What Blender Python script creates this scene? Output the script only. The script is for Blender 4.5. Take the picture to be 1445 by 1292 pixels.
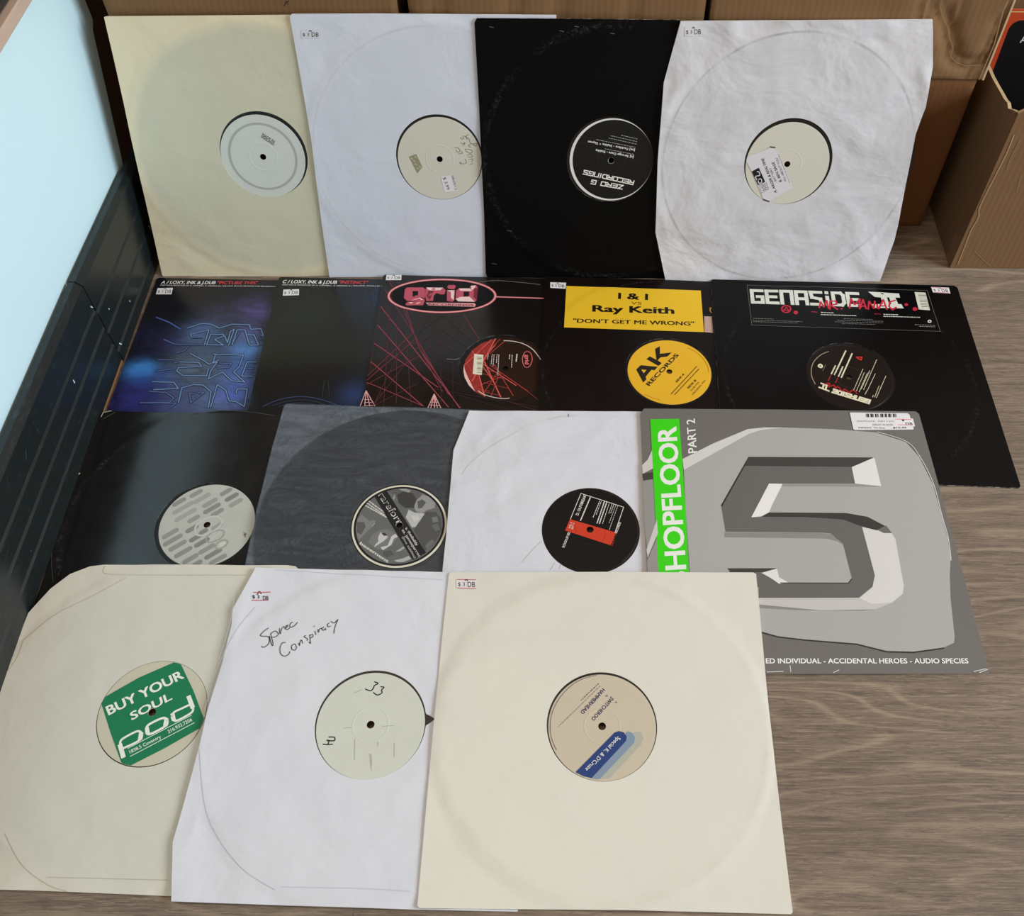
import bpy, bmesh, math, random, mathutils, mathutils.geometry
from mathutils import Vector, Matrix, noise
random.seed(7)
D = bpy.data
SC = bpy.context.scene
COL = SC.collection
for o in list(D.objects): D.objects.remove(o)

# ------------------------------------------------------------------ camera
W_PX, H_PX = 1445.0, 1292.0
FPX, CX, CY, PITCH, ROLL, CAM_H = 1373.67, 794.56, 632.39, .9457, .0094, .8918
FW = Vector((0, math.cos(PITCH), -math.sin(PITCH)))
RT = Vector((1, 0, 0)); UP = RT.cross(FW)
RT, UP = (RT*math.cos(ROLL)+UP*math.sin(ROLL)), (UP*math.cos(ROLL)-RT*math.sin(ROLL))
EYE = Vector((0, 0, CAM_H))
cd = D.cameras.new('camera'); cam = D.objects.new('camera', cd); COL.objects.link(cam)
cd.sensor_fit = 'HORIZONTAL'; cd.sensor_width = 36; cd.lens = 36*FPX/W_PX
cd.shift_x = -(CX-W_PX/2)/W_PX; cd.shift_y = (CY-H_PX/2)/W_PX
cd.clip_start = .01
m = Matrix((RT, UP, -FW)).transposed().to_4x4(); m.translation = EYE
cam.matrix_world = m
SC.camera = cam

# ------------------------------------------------------------------ light
SC.view_settings.view_transform = 'Standard'; SC.view_settings.look = 'None'
SC.view_settings.gamma = 1; SC.view_settings.use_curve_mapping = False
SC.view_settings.exposure = 0.0
wd = D.worlds.new('world'); SC.world = wd; wd.use_nodes = True
bg = wd.node_tree.nodes['Background']
bg.inputs[0].default_value = (1.0, .83, .66, 1); bg.inputs[1].default_value = .46
def area(name, loc, target, sx, sy, power, col):
    l = D.lights.new(name, 'AREA'); l.shape = 'RECTANGLE'; l.size = sx; l.size_y = sy
    l.energy = power; l.color = col
    o = D.objects.new(name, l); COL.objects.link(o); o.location = loc
    o.rotation_euler = (Vector(target)-Vector(loc)).to_track_quat('-Z', 'Y').to_euler()
    return o
area('window_daylight', (3.2, .05, 1.55), (-.05, .60, 0), 1.7, 1.3, 137, (.80, .91, 1.0))
area('ceiling_lamp_light', (-.3, .5, 2.3), (-.1, .6, 0), .8, .8, 9, (1.0, .80, .58))

# ------------------------------------------------------------------ helpers
def ray(p): return FW + RT*((p[0]-CX)/FPX) - UP*((p[1]-CY)/FPX)
def hit(p, q, n):
    d = ray(p); return EYE + d*((q-EYE).dot(n)/d.dot(n))
class Frame:
    """a flat sheet's own axes: origin, u and v along its edges, n out of its face"""
    def __init__(s, o, ex, ey):
        s.o = Vector(o); s.ex = Vector(ex).normalized(); s.n = s.ex.cross(Vector(ey)).normalized()
        s.ey = s.n.cross(s.ex)
    def uv(s, p, h=0):
        P = hit(p, s.o+s.n*h, s.n)-s.o; return (P.dot(s.ex), P.dot(s.ey))
    def mat(s, u=0, v=0, h=0):
        m = Matrix((s.ex, s.ey, s.n)).transposed().to_4x4()
        m.translation = s.o+s.ex*u+s.ey*v+s.n*h; return m
def floor_frame(x, y, z, A, B, a):
    ca, sa = math.cos(a), math.sin(a)
    return Frame((x, y, z), (ca, sa, A*ca+B*sa), (-sa, ca, -A*sa+B*ca))
def lean_frame(x, y, z, al, be):
    b = Vector((-math.sin(be), math.cos(be), 0))
    return Frame((x, y, z), (math.cos(be), math.sin(be), 0), b*math.sin(al)+Vector((0, 0, math.cos(al))))

def lin(c):
    return tuple(((x/255)/12.92 if x/255 <= .04045 else ((x/255+.055)/1.055)**2.4) for x in c)
class N:
    def __init__(s, name):
        s.m = D.materials.new(name); s.m.use_nodes = True; s.t = s.m.node_tree
        s.b = s.t.nodes['Principled BSDF']
    def node(s, typ, **kw):
        n = s.t.nodes.new(typ)
        for k, v in kw.items():
            if k.startswith('i_'):
                k = k[2:]; k = int(k) if k.isdigit() else k.replace('_', ' ')
                n.inputs[k].default_value = v
            else: setattr(n, k, v)
        return n
    def link(s, a, b): s.t.links.new(a, b)
    def coord(s, scale=(1, 1, 1), loc=(0, 0, 0), rnd=False):
        tc = s.node('ShaderNodeTexCoord'); mp = s.node('ShaderNodeMapping')
        mp.inputs['Scale'].default_value = scale; mp.inputs['Location'].default_value = loc
        s.link(tc.outputs['Object'], mp.inputs[0])
        return mp.outputs[0]
    def noise(s, co, scale, detail=4, rough=.5, dist=0):
        n = s.node('ShaderNodeTexNoise', i_Scale=scale, i_Detail=detail, i_Roughness=rough, i_Distortion=dist)
        s.link(co, n.inputs['Vector']); return n.outputs[0]
    def math(s, op, a, b=None, c=None):
        n = s.node('ShaderNodeMath', operation=op)
        for i, x in enumerate((a, b, c)):
            if x is None: continue
            if isinstance(x, (int, float)): n.inputs[i].default_value = x
            else: s.link(x, n.inputs[i])
        return n.outputs[0]
    def ramp(s, v, stops):
        n = s.node('ShaderNodeValToRGB'); e = n.color_ramp.elements
        e[0].position, e[0].color = stops[0][0], (*stops[0][1], 1); e[1].position, e[1].color = stops[-1][0], (*stops[-1][1], 1)
        for p, c in stops[1:-1]:
            q = e.new(p); q.color = (*c, 1)
        s.link(v, n.inputs[0]); return n.outputs[0]
    def mix(s, f, a, b):
        n = s.node('ShaderNodeMix', data_type='RGBA')
        for i, x in ((0, f), (6, a), (7, b)):
            if isinstance(x, tuple): n.inputs[i].default_value = (*x, 1)
            elif isinstance(x, (int, float)): n.inputs[i].default_value = x
            else: s.link(x, n.inputs[i])
        return n.outputs[2]
    def color(s, c):
        if isinstance(c, tuple): s.b.inputs['Base Color'].default_value = (*c, 1)
        else: s.link(c, s.b.inputs['Base Color'])
    def bump(s, v, strength=.3, dist=.001, prev=None):
        n = s.node('ShaderNodeBump', i_Strength=strength, i_Distance=dist)
        s.link(v, n.inputs['Height'])
        if prev: s.link(prev, n.inputs['Normal'])
        s.link(n.outputs[0], s.b.inputs['Normal']); return n.outputs[0]
    def set(s, **kw):
        for k, v in kw.items(): s.b.inputs[k.replace('_', ' ')].default_value = v
        return s
    def dist(s, co, c, sc=(1, 1)):
        n = s.node('ShaderNodeVectorMath', operation='MULTIPLY_ADD'); s.link(co, n.inputs[0])
        n.inputs[1].default_value = (1/sc[0], 1/sc[1], 0); n.inputs[2].default_value = (-c[0]/sc[0], -c[1]/sc[1], 0)
        l = s.node('ShaderNodeVectorMath', operation='LENGTH'); s.link(n.outputs[0], l.inputs[0]); return l.outputs['Value']
_pm = {}
def ink(c, rough=.5):
    """flat print colour; c in sRGB 0-255"""
    k = (c, rough)
    if k not in _pm:
        n = N('ink_%d_%d_%d' % c); n.color(lin(c)); n.set(Roughness=rough); n.b.inputs['Specular IOR Level'].default_value = .25; _pm[k] = n.m
    return _pm[k]

def obj(name, me, mats, parent=None, mw=None, local=None):
    o = D.objects.new(name, me); COL.objects.link(o)
    for mm in (mats if isinstance(mats, (list, tuple)) else [mats]): me.materials.append(mm)
    if parent is not None:
        o.parent = parent
        if local is not None: o.matrix_local = local
    elif mw is not None: o.matrix_world = mw
    return o
def tag(o, label=None, cat=None, group=None, kind=None):
    for k, v in (('label', label), ('category', cat), ('group', group), ('kind', kind)):
        if v: o[k] = v
    return o
def mesh(name, vs, fs, mi=None, smooth=None):
    me = D.meshes.new(name); me.from_pydata([tuple(v) for v in vs], [], fs); 
    if mi: me.polygons.foreach_set('material_index', mi)
    if smooth is not None:
        me.polygons.foreach_set('use_smooth', [bool(x) for x in (smooth if isinstance(smooth, list) else [smooth]*len(fs))])
    me.update(); return me
def box_mesh(name, lo, hi, bevel=0):
    bm = bmesh.new(); bmesh.ops.create_cube(bm, size=1)
    for v in bm.verts:
        for i in range(3): v.co[i] = lo[i] if v.co[i] < 0 else hi[i]
    if bevel: bmesh.ops.bevel(bm, geom=bm.edges[:], offset=bevel, segments=2, affect='EDGES', profile=.5)
    me = D.meshes.new(name); bm.to_mesh(me); bm.free(); return me

# text -> triangles, normalised: cap height 1, width measured
_tc = {}; _tw = {}
def text_geo(s, bold, shear):
    k = (s, bold, shear)
    if k in _tc: return _tc[k]
    cu = D.curves.new('t', 'FONT'); cu.body = s; cu.size = 1; cu.resolution_u = 3; cu.offset = bold; cu.shear = shear
    ob = D.objects.new('t', cu); me = D.meshes.new_from_object(ob)
    vs = [(v.co.x, v.co.y) for v in me.vertices]; fs = [tuple(p.vertices) for p in me.polygons]
    D.objects.remove(ob); D.meshes.remove(me); D.curves.remove(cu)
    x0 = min(v[0] for v in vs); x1 = max(v[0] for v in vs)
    ch = .729 if True else 1
    vs = [((x-x0)/(x1-x0), y/ch) for x, y in vs]; _tw[s] = x1-x0
    _tc[k] = (vs, fs); return vs, fs

class Print:
    """flat print on a face: shapes in the sheet's own metric uv, small steps above the surface"""
    def __init__(s, fr, h=0, off=(0, 0), surf=None, conv=None):
        s.fr, s.h, s.off, s.surf = fr, h, off, surf
        s.v, s.f, s.mi, s.mats = [], [], [], []
        s.conv = conv or (lambda p: p); s.rough = .5; s.z0 = .00012; s.clip = None
    def crop(s, x0, y0, k): s.conv = lambda p: (x0+p[0]*k, y0+p[1]*k); return s
    def uv(s, p):
        u, v = s.fr.uv(s.conv(p), s.h); u, v = u-s.off[0], v-s.off[1]
        if s.clip:
            r = math.hypot(u, v)
            if r > s.clip: u, v = u*s.clip/r, v*s.clip/r
        return (u, v)
    def put(s, uvs, faces, col, layer=0):
        mt = ink(col, s.rough)
        if mt not in s.mats: s.mats.append(mt)
        b = len(s.v); i = s.mats.index(mt)
        s.cnt = getattr(s, 'cnt', 0)+1; e = (s.cnt % 9)*.000005
        for u, v in uvs: s.v.append((u, v, s.z0+.00005*layer+e))
        for f in faces: s.f.append(tuple(b+k for k in f)); s.mi.append(i)
    def poly_uv(s, uvs, col, layer=0):
        from mathutils.geometry import tessellate_polygon
        tr = tessellate_polygon([[Vector((a, b, 0)) for a, b in uvs]])
        fs = []
        for t in tr:
            a, b, c = [uvs[i] for i in t]
            cr = (b[0]-a[0])*(c[1]-a[1])-(b[1]-a[1])*(c[0]-a[0])
            fs.append(tuple(t) if cr > 0 else tuple(reversed(t)))
        s.put(uvs, fs, col, layer)
    def poly(s, pts, col, layer=0): s.poly_uv([s.uv(p) for p in pts], col, layer)
    def line_uv(s, q, w, col, layer=0, square=False, closed=False):
        if closed: q = q+[q[0]]
        for (a, b) in zip(q[:-1], q[1:]):
            dx, dy = b[0]-a[0], b[1]-a[1]; l = math.hypot(dx, dy)
            if l < 1e-7: continue
            dx, dy = dx/l*w/2, dy/l*w/2; e = 1.0 if square else .35
            a2 = (a[0]-dx*e, a[1]-dy*e); b2 = (b[0]+dx*e, b[1]+dy*e)
            s.put([(a2[0]+dy, a2[1]-dx), (b2[0]+dy, b2[1]-dx), (b2[0]-dy, b2[1]+dx), (a2[0]-dy, a2[1]+dx)], [(0, 1, 2, 3)], col, layer)
    def line(s, pts, w, col, layer=0, square=False, closed=False):
        s.line_uv([s.uv(p) for p in pts], w, col, layer, square, closed)
    def curve(s, pts, w, col, layer=0, closed=False, n=6):
        P = [Vector(p) for p in pts]; out = []; L = len(P)
        rng = range(L if closed else L-1)
        for i in rng:
            g = lambda k: P[k % L] if closed else P[max(0, min(L-1, k))]
            a, b, c, d = g(i-1), g(i), g(i+1), g(i+2)
            for k in range(n):
                t = k/n
                out.append(tuple(.5*((2*b)+(c-a)*t+(2*a-5*b+4*c-d)*t*t+(3*b-a-3*c+d)*t**3)))
        if not closed: out.append(tuple(P[-1]))
        s.line(out, w, col, layer, closed=closed)
    def aff(s, p0, p1, pt):
        a, b, c = s.uv(p0), s.uv(p1), s.uv(pt)
        return lambda x, y: (a[0]+(b[0]-a[0])*x+(c[0]-a[0])*y, a[1]+(b[1]-a[1])*x+(c[1]-a[1])*y)
    def text(s, t, p0, p1, pt, col, bold=0, shear=0, layer=1):
        vs, fs = text_geo(t, 0, shear); A = s.aff(p0, p1, pt); s.bold(vs, fs, A, t, bold, col, layer)
    def bold(s, vs, fs, A, t, b, col, layer):
        wd = _tw[t]; b = max(0, b)*.75
        for dx, dy in ((0, 0),) if b == 0 else ((-1, -.6), (1, -.6), (-1, .6), (1, .6), (0, 0)):
            s.put([A(x+dx*b/wd, y+dy*b/.729) for x, y in vs], fs, col, layer)
    def micro(s, p0, p1, hpx, col, layer=1, fill=.8, seed=0):
        """a line of print too small to read: a row of short dashes"""
        rd = random.Random(str((p0, p1, seed))); a, b = s.uv(p0), s.uv(p1)
        dx, dy = b[0]-a[0], b[1]-a[1]; l = math.hypot(dx, dy); dx /= l; dy /= l; x = 0
        w = abs(s.uv((p0[0], p0[1]+hpx))[1]-s.uv(p0)[1])
        w = math.hypot(s.uv((p0[0], p0[1]+hpx))[0]-a[0], s.uv((p0[0], p0[1]+hpx))[1]-a[1])
        while x < l:
            k = min(rd.uniform(.0008, .0032), l-x)
            s.line_uv([(a[0]+dx*x, a[1]+dy*x), (a[0]+dx*(x+k), a[1]+dy*(x+k))], w*.72, col, layer)
            x += k+.0006+(1-fill)*.002
    def strokes(s, t, p0, p1, pt, col, w, gap=.28, layer=1, widths=None):
        A = s.aff(p0, p1, pt); tot = 0; lay = []
        for ch in t:
            cw = {'I': .35, 'i': .3, ' ': .6}.get(ch, 1); lay.append((tot, cw)); tot += cw+gap
        tot -= gap
        for ch, (x, cw) in zip(t, lay):
            for pl in GLY.get(ch, []):
                s.line_uv([A((x+px*cw)/tot, py) for px, py in pl], w, col, layer, square=True)
    def build(s, name, parent, label=None):
        if not s.f: return None
        me = mesh(name, s.v, s.f, s.mi, False)
        if s.surf:      # lay the print over the sheet's relief
            bm = bmesh.new(); bm.from_mesh(me)
            for _ in range(5):
                L = [e for e in bm.edges if e.calc_length() > .009]
                if not L: break
                bmesh.ops.subdivide_edges(bm, edges=L, cuts=1); bmesh.ops.triangulate(bm, faces=bm.faces[:])
            for v in bm.verts: v.co.z += s.surf(v.co.x, v.co.y)+.0001
            bm.to_mesh(me); bm.free()
        if s.clip:      # punch the spindle hole
            bm = bmesh.new(); bm.from_mesh(me)
            for lim in (.03, .02, .015, .01, .007, .005, .0035, .0025, .0017, .0012, .0009, .0007, .0006):
                L = [e for e in bm.edges if e.calc_length() > lim and any(min((v.co.xy).length for v in f.verts) < lim*2.2 or mathutils.geometry.intersect_point_tri_2d(Vector((0, 0)), *[v.co.xy for v in f.verts[:3]]) for f in e.link_faces)]
                if L: bmesh.ops.triangulate(bm, faces=list({f for e in L for f in e.link_faces})); L = [e for e in L if e.is_valid]; bmesh.ops.subdivide_edges(bm, edges=L, cuts=1); bmesh.ops.triangulate(bm, faces=[f for f in bm.faces if len(f.verts) > 3])
            bmesh.ops.delete(bm, geom=[f for f in bm.faces if f.calc_center_median().xy.length < .0036], context='FACES')
            for v in bm.verts:
                r = v.co.xy.length
                if 1e-6 < r < .00385: v.co.x *= .0037/r; v.co.y *= .0037/r
            bm.to_mesh(me); bm.free()
        o = obj(name, me, s.mats, parent, local=Matrix())
        if name in ('scuff_mark', 'crease', 'scratch', 'ring_wear'): o['kind'] = 'stuff'
        if label: o['label'] = label
        return o
GLY = {'G': [[(1, 1), (0, 1), (0, 0), (1, 0), (1, .5), (.55, .5)]], 'E': [[(1, 1), (0, 1), (0, 0), (1, 0)], [(0, .5), (.85, .5)]],
       'N': [[(0, 0), (0, 1), (1, 1), (1, 0)]], 'A': [[(0, 0), (0, 1), (1, 1), (1, 0)], [(0, .42), (1, .42)]],
       'S': [[(1, 1), (0, 1), (.1, .55), (.9, .45), (1, 0), (0, 0)]], 'i': [[(.5, 0), (.5, .62)], [(.5, .98), (.5, 1)]],
       'I': [[(.5, 0), (.5, 1)]], 'D': [[(0, 0), (0, 1), (.75, 1), (1, .8), (1, .2), (.75, 0), (0, 0)]],
       'R': [[(0, 0), (0, 1), (1, 1), (1, .5), (.15, .5)], [(.5, .5), (1, 0)]], 'Z': [[(0, 1), (1, 1), (0, 0), (1, 0)]],
       'O': [[(0, 0), (0, 1), (1, 1), (1, 0), (0, 0)]], 'C': [[(1, 1), (0, 1), (0, 0), (1, 0)]]}

# ------------------------------------------------------------------ materials
WHITE, BLACK = lin((235, 235, 235)), lin((14, 14, 15))
def paper(name, col, col2=None, rough=.75, ring=None, disc=None, edge=None, bump=.25, wr=.5, spec=.3, gl=0):
    """sheet of paper; disc=(u,v,r,colour): thin paper shows the darker record behind it"""
    n = N(name); co = n.coord(); big = n.noise(co, 9, 3); fine = n.noise(co, 260, 5, .7)
    c = n.mix(n.math('MULTIPLY_ADD', n.math('SUBTRACT', big, .5), 1.6, .5), lin(col), lin(col2 or tuple(int(x*.95) for x in col)))
    if disc:
        u, v, r, dc, w = disc
        d = n.math('ADD', n.dist(co, (u, v)), n.math('MULTIPLY', n.math('SUBTRACT', n.noise(co, 14, 3), .5), .012))
        f = n.math('SMOOTH_MIN', 1, 1, 0) if False else n.ramp(n.math('MULTIPLY_ADD', d, 1/w, -r/w+.5), [(0, (1, 1, 1)), (1, (0, 0, 0))])
        c = n.mix(n.math('MULTIPLY', f, .85), c, lin(dc))
    if ring:
        u, v, r, rc, w, amt = ring
        d = n.math('ABSOLUTE', n.math('SUBTRACT', n.dist(co, (u, v)), r))
        f = n.ramp(n.math('MULTIPLY', d, 1/w), [(0, (1, 1, 1)), (1, (0, 0, 0))])
        f = n.math('MULTIPLY', f, n.ramp(n.noise(co, 18, 5, .7), [(.35, (0, 0, 0)), (.65, (1, 1, 1))]))
        c = n.mix(n.math('MULTIPLY', f, amt), c, lin(rc))
    n.color(n.mix(n.math('MULTIPLY', fine, .10), c, lin((120, 115, 105)))); n.set(Roughness=rough)
    n.b.inputs['Specular IOR Level'].default_value = spec
    b = n.bump(n.noise(n.coord((1, 1, 1)), 420, 4, .7), bump, .0003)
    if wr:
        n.bump(n.noise(n.coord((1, 1.3, 1), (3, 1, 0)), 11, 4, .5, .35), wr, .005, b)
    return n
def black_card(name, col=(17, 17, 18), rough=.22, spec=.6, ring=None, scuff=.5, col2=None):
    n = N(name); co = n.coord()
    c = n.mix(n.noise(co, 7, 3), lin(col), lin(col2 or col))
    if ring:
        u, v, r, w, amt = ring
        d = n.math('ABSOLUTE', n.math('SUBTRACT', n.dist(co, (u, v)), r))
        f = n.ramp(n.math('MULTIPLY', d, 1/w), [(0, (1, 1, 1)), (1, (0, 0, 0))])
        f = n.math('MULTIPLY', f, n.ramp(n.noise(co, 300, 5, .8), [(.5, (0, 0, 0)), (.75, (1, 1, 1))]))
        f = n.math('MULTIPLY', f, n.ramp(n.noise(co, 12, 3, .6), [(.4, (0, 0, 0)), (.65, (1, 1, 1))]))
        c = n.mix(n.math('MULTIPLY', f, amt), c, lin((120, 120, 118)))
    sp = n.ramp(n.noise(co, 700, 2, .5), [(.74, (0, 0, 0)), (.80, (1, 1, 1))])
    c = n.mix(n.math('MULTIPLY', sp, .12*scuff), c, lin((120, 120, 120)))
    n.color(c); n.b.inputs['Specular IOR Level'].default_value = spec
    r = n.math('MULTIPLY_ADD', n.noise(co, 30, 5, .6), .2, rough-.1); n.link(r, n.b.inputs['Roughness'])
    n.bump(n.noise(n.coord(), 10, 3), .25, .002)
    return n
worn_edge = N('worn_card_edge')
_co = worn_edge.coord(); worn_edge.color(worn_edge.ramp(worn_edge.noise(_co, 90, 4, .7), [(.45, lin((40, 38, 36))), (.58, lin((190, 186, 178)))]))
white_edge = N('white_paper_edge'); white_edge.color(lin((238, 236, 232))); white_edge.set(Roughness=.7)
cream_edge = N('cream_paper_edge'); cream_edge.color(lin((236, 226, 202))); cream_edge.set(Roughness=.7)
grey_edge = N('grey_card_edge'); grey_edge.color(lin((170, 165, 155))); grey_edge.set(Roughness=.6)

vinyl = N('black_vinyl'); _c = vinyl.coord(); vinyl.color(lin((13, 13, 14))); vinyl.set(Roughness=.28)
_d = vinyl.dist(_c, (0, 0)); _w = vinyl.math('SINE', vinyl.math('MULTIPLY', _d, 6000)); vinyl.bump(_w, .12, .0002)
red_vinyl = N('dark_red_vinyl'); red_vinyl.color(lin((58, 16, 20))); red_vinyl.set(Roughness=.25)

def cardboard(name, col=(146, 112, 78), col2=(128, 96, 64), red=0):
    n = N(name); co = n.coord(); big = n.noise(co, 5, 4, .6)
    flute = n.math('MULTIPLY_ADD', n.math('SINE', n.math('MULTIPLY', n.math('ADD', n.node('ShaderNodeSeparateXYZ').outputs[0], 0), 1)), 0, .5)
    sx = n.node('ShaderNodeSeparateXYZ'); n.link(co, sx.inputs[0])
    fl = n.math('SINE', n.math('MULTIPLY', sx.outputs[0], 900))
    fib = n.noise(n.coord((1, 1, .12)), 320, 4, .7)
    c = n.mix(big, lin(col), lin(col2)); c = n.mix(n.math('MULTIPLY', fib, .35), c, lin(tuple(int(x*.78) for x in col)))
    c = n.mix(n.math('MULTIPLY_ADD', fl, .04, .04), c, lin(tuple(int(x*.8) for x in col)))
    n.color(c); n.set(Roughness=.85); n.b.inputs['Specular IOR Level'].default_value = .25
    b = n.bump(n.noise(co, 60, 4, .6), .3, .001); n.bump(fl, .08, .0006, b)
    return n.m
M_card = cardboard('cardboard'); M_card_shaded = cardboard('cardboard_warm_shade', (126, 84, 50), (110, 70, 40)); M_card_b = cardboard('cardboard_greyer', (138, 110, 82), (120, 94, 68))  # lower cartons' copy: shade and warm bounced light put into the card colour
torn = N('torn_cardboard_edge'); torn.color(lin((196, 170, 132))); torn.set(Roughness=.9); torn.bump(torn.noise(torn.coord(), 500, 4), .6, .001)

# ------------------------------------------------------------------ the setting
X0 = -.534
# floor: laminate planks running left to right
wn = N('laminate_oak'); oi = wn.node('ShaderNodeObjectInfo')
_tc0 = wn.node('ShaderNodeTexCoord'); _off = wn.node('ShaderNodeVectorMath', operation='MULTIPLY_ADD')
_cmb = wn.node('ShaderNodeCombineXYZ'); wn.link(oi.outputs['Random'], _cmb.inputs[0]); wn.link(oi.outputs['Random'], _cmb.inputs[1])
wn.link(_cmb.outputs[0], _off.inputs[0]); _off.inputs[1].default_value = (13, 7, 0); wn.link(_tc0.outputs['Object'], _off.inputs[2])
def wmap(sc):
    mp = wn.node('ShaderNodeMapping'); mp.inputs['Scale'].default_value = sc; wn.link(_off.outputs[0], mp.inputs[0]); return mp.outputs[0]
warp = wn.noise(wmap((1.7, 8, 1)), 1.0, 2, .4)
sxyz = wn.node('ShaderNodeSeparateXYZ'); wn.link(_off.outputs[0], sxyz.inputs[0])
rings = wn.math('SINE', wn.math('ADD', wn.math('MULTIPLY', warp, 110), wn.math('MULTIPLY', sxyz.outputs[1], 170)))
rings = wn.math('POWER', wn.math('MULTIPLY_ADD', rings, .5, .5), 9.0)
mask = wn.ramp(wn.noise(wmap((2.2, 6, 2)), 1.0, 3), [(.38, (0, 0, 0)), (.52, (1, 1, 1))])
rings = wn.math('MULTIPLY', rings, mask)
fine = wn.noise(wmap((34, 620, 1)), 1.0, 5, .78, .25)
thin = wn.noise(wmap((9, 190, 1)), 1.0, 5, .62, .35)
thin = wn.ramp(wn.math('ABSOLUTE', wn.math('SUBTRACT', thin, .5)), [(0, (1, 1, 1)), (.022, (0, 0, 0))])
thin2 = wn.noise(wmap((8, 150, 3)), 1.3, 5, .62, .35)
thin2 = wn.ramp(wn.math('ABSOLUTE', wn.math('SUBTRACT', thin2, .5)), [(0, (1, 1, 1)), (.02, (0, 0, 0))])
fine2 = wn.noise(wmap((5, 150, 1)), 1.0, 4, .6, .3)
tone = wn.noise(wmap((1.2, 9, 1)), 1.0, 3)
c = wn.ramp(fine, [(.30, lin((66, 54, 45))), (.50, lin((108, 92, 79))), (.70, lin((146, 127, 109)))])
c = wn.mix(wn.math('MULTIPLY', wn.ramp(fine2, [(.42, (0, 0, 0)), (.62, (1, 1, 1))]), .35), c, lin((160, 139, 119)))
c = wn.mix(wn.math('MULTIPLY', rings, .62), c, lin((172, 150, 128)))
c = wn.mix(wn.math('MULTIPLY', thin, .62), c, lin((170, 149, 128)))
c = wn.mix(wn.math('MULTIPLY', thin2, .60), c, lin((72, 58, 48)))
c = wn.mix(.12, c, lin((168, 160, 150)))
c = wn.mix(wn.math('MULTIPLY', wn.ramp(tone, [(.35, (0, 0, 0)), (.7, (1, 1, 1))]), .3), c, lin((102, 87, 76)))
wn.color(c); wn.set(Roughness=.55); wn.b.inputs['Specular IOR Level'].default_value = .18
wn.bump(fine, .35, .0006)
sub = N('floor_underlay'); sub.color(lin((60, 50, 42)))
floor = tag(obj('floor', box_mesh('floor', (-2.2, -1.2, -.02), (2.4, 2.6, -.0082)), sub.m), kind='structure')
PW, PL = .193, 1.28
yy = .3187-PW*8; r = 0
while yy < 2.5:
    xx = -.42+(r*.37 % 1)*.42-PL*2
    while xx < 2.3:
        if xx+PL > -2.0:
            me = box_mesh('plank', (0, 0, -.008), (PL-.0002, PW-.00015, 0), .00012)
            obj('plank', me, wn.m, floor, local=Matrix.Translation((xx, yy, 0)))
        xx += PL
    yy += PW; r += 1

# left wall: light blue panel, wooden ledge, dark panel above, black skirting boards
wb = N('pale_blue_paint'); _co = wb.coord()
wb.color(wb.mix(wb.noise(_co, 6, 4), lin((200, 230, 238)), lin((208, 234, 241)))); wb.set(Roughness=.45)
wb.bump(wb.noise(_co, 12, 4), .15, .002)
XB = X0-.013
fw = Frame((XB, 0, 0), (0, 1, 0), (0, 0, 1))     # wall plane facing +x
def onwall(p, x=XB):
    d = ray(p); P = EYE+d*(x/d.x); return (P.y, P.z)
edge = [onwall((120, 0)), onwall((131, 28)), onwall((131, 42)), onwall((176, 243))]
edge2 = [onwall((127, 0)), onwall((135, 26)), onwall((134, 44)), onwall((182, 240))]
def ext(e, z):   # carry the end line on to height z
    (a, b), (c2, d2) = e[0], e[1]
    t = (z-b)/(b-d2); return (a+(a-c2)*t, z)
top = .353
fr_ = [(-1.0, .10), (e0 := (edge[3][0]+.004, .10))][0:2]
front = [(-1.0, .02), (edge[3][0]+.03, .02)]+edge[::-1]+[ext(edge, top), (-1.0, top)]
back = [(-1.0, .02), (edge2[3][0]+.03, .02)]+edge2[::-1]+[ext(edge2, top), (-1.0, top)]
vs = [(XB, y, z) for y, z in front]+[(XB-.006, y, z) for y, z in back]+[(XB-.03, y, z) for y, z in back]
n_ = len(front); fs = [tuple(range(n_))]+[(i, n_+i, n_+(i+1) % n_, (i+1) % n_) for i in range(n_)]
fs += [(n_+i, 2*n_+i, 2*n_+(i+1) % n_, n_+(i+1) % n_) for i in range(n_)]+[tuple(range(3*n_-1, 2*n_-1, -1))]
wl = tag(obj('wall_left', mesh('wall_left', vs, fs), wb.m), 'pale blue painted wall panel above the black skirting', kind='structure')
bm = bmesh.new(); bm.from_mesh(wl.data); bmesh.ops.recalc_face_normals(bm, faces=bm.faces); bm.to_mesh(wl.data); bm.free()
pr = Print(fw); pr.z0 = .0002
cr = lambda x, y: (x*.2012, y*.2012)
pr.line([cr(25, 800), cr(60, 880), cr(128, 1015)], .0009, (150, 170, 176)); pr.line([cr(120, 1003), cr(134, 1022)], .0022, (70, 90, 105))
pr.line([cr(126, 945), cr(132, 955)], .0018, (95, 115, 130)); pr.line([cr(140, 1030), cr(180, 1100)], .0007, (160, 182, 190))
pr.line([(62, 0), (0, 85)], .0012, (170, 196, 204)); pr.build('scuff_mark', wl)
wt = N('pale_wood_trim'); wt.color(wt.mix(wt.noise(wt.coord((8, 1, 8)), 20, 5, .7), lin((200, 176, 158)), lin((176, 150, 132)))); wt.set(Roughness=.6)
tag(obj('trim_1', box_mesh('trim_1', (XB-.03, -1.0, top+.0002), (XB+.004, 1.13, .3672), .001), wt.m), 'pale wooden ledge along the top of the blue wall', kind='structure')
dk = N('dark_window_frame'); dk.color(lin((38, 40, 40))); dk.set(Roughness=.3)
tag(obj('trim_2', box_mesh('trim_2', (XB-.03, -1.0, .3675), (XB-.004, 1.14, 1.25), .002), dk.m), 'dark frame above the wooden ledge', kind='structure')
db = N('dark_brown_wall'); db.color(lin((150, 116, 92))); db.set(Roughness=.7)
gw = N('grey_wall'); gw.color(lin((150, 146, 142))); gw.set(Roughness=.7)
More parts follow.
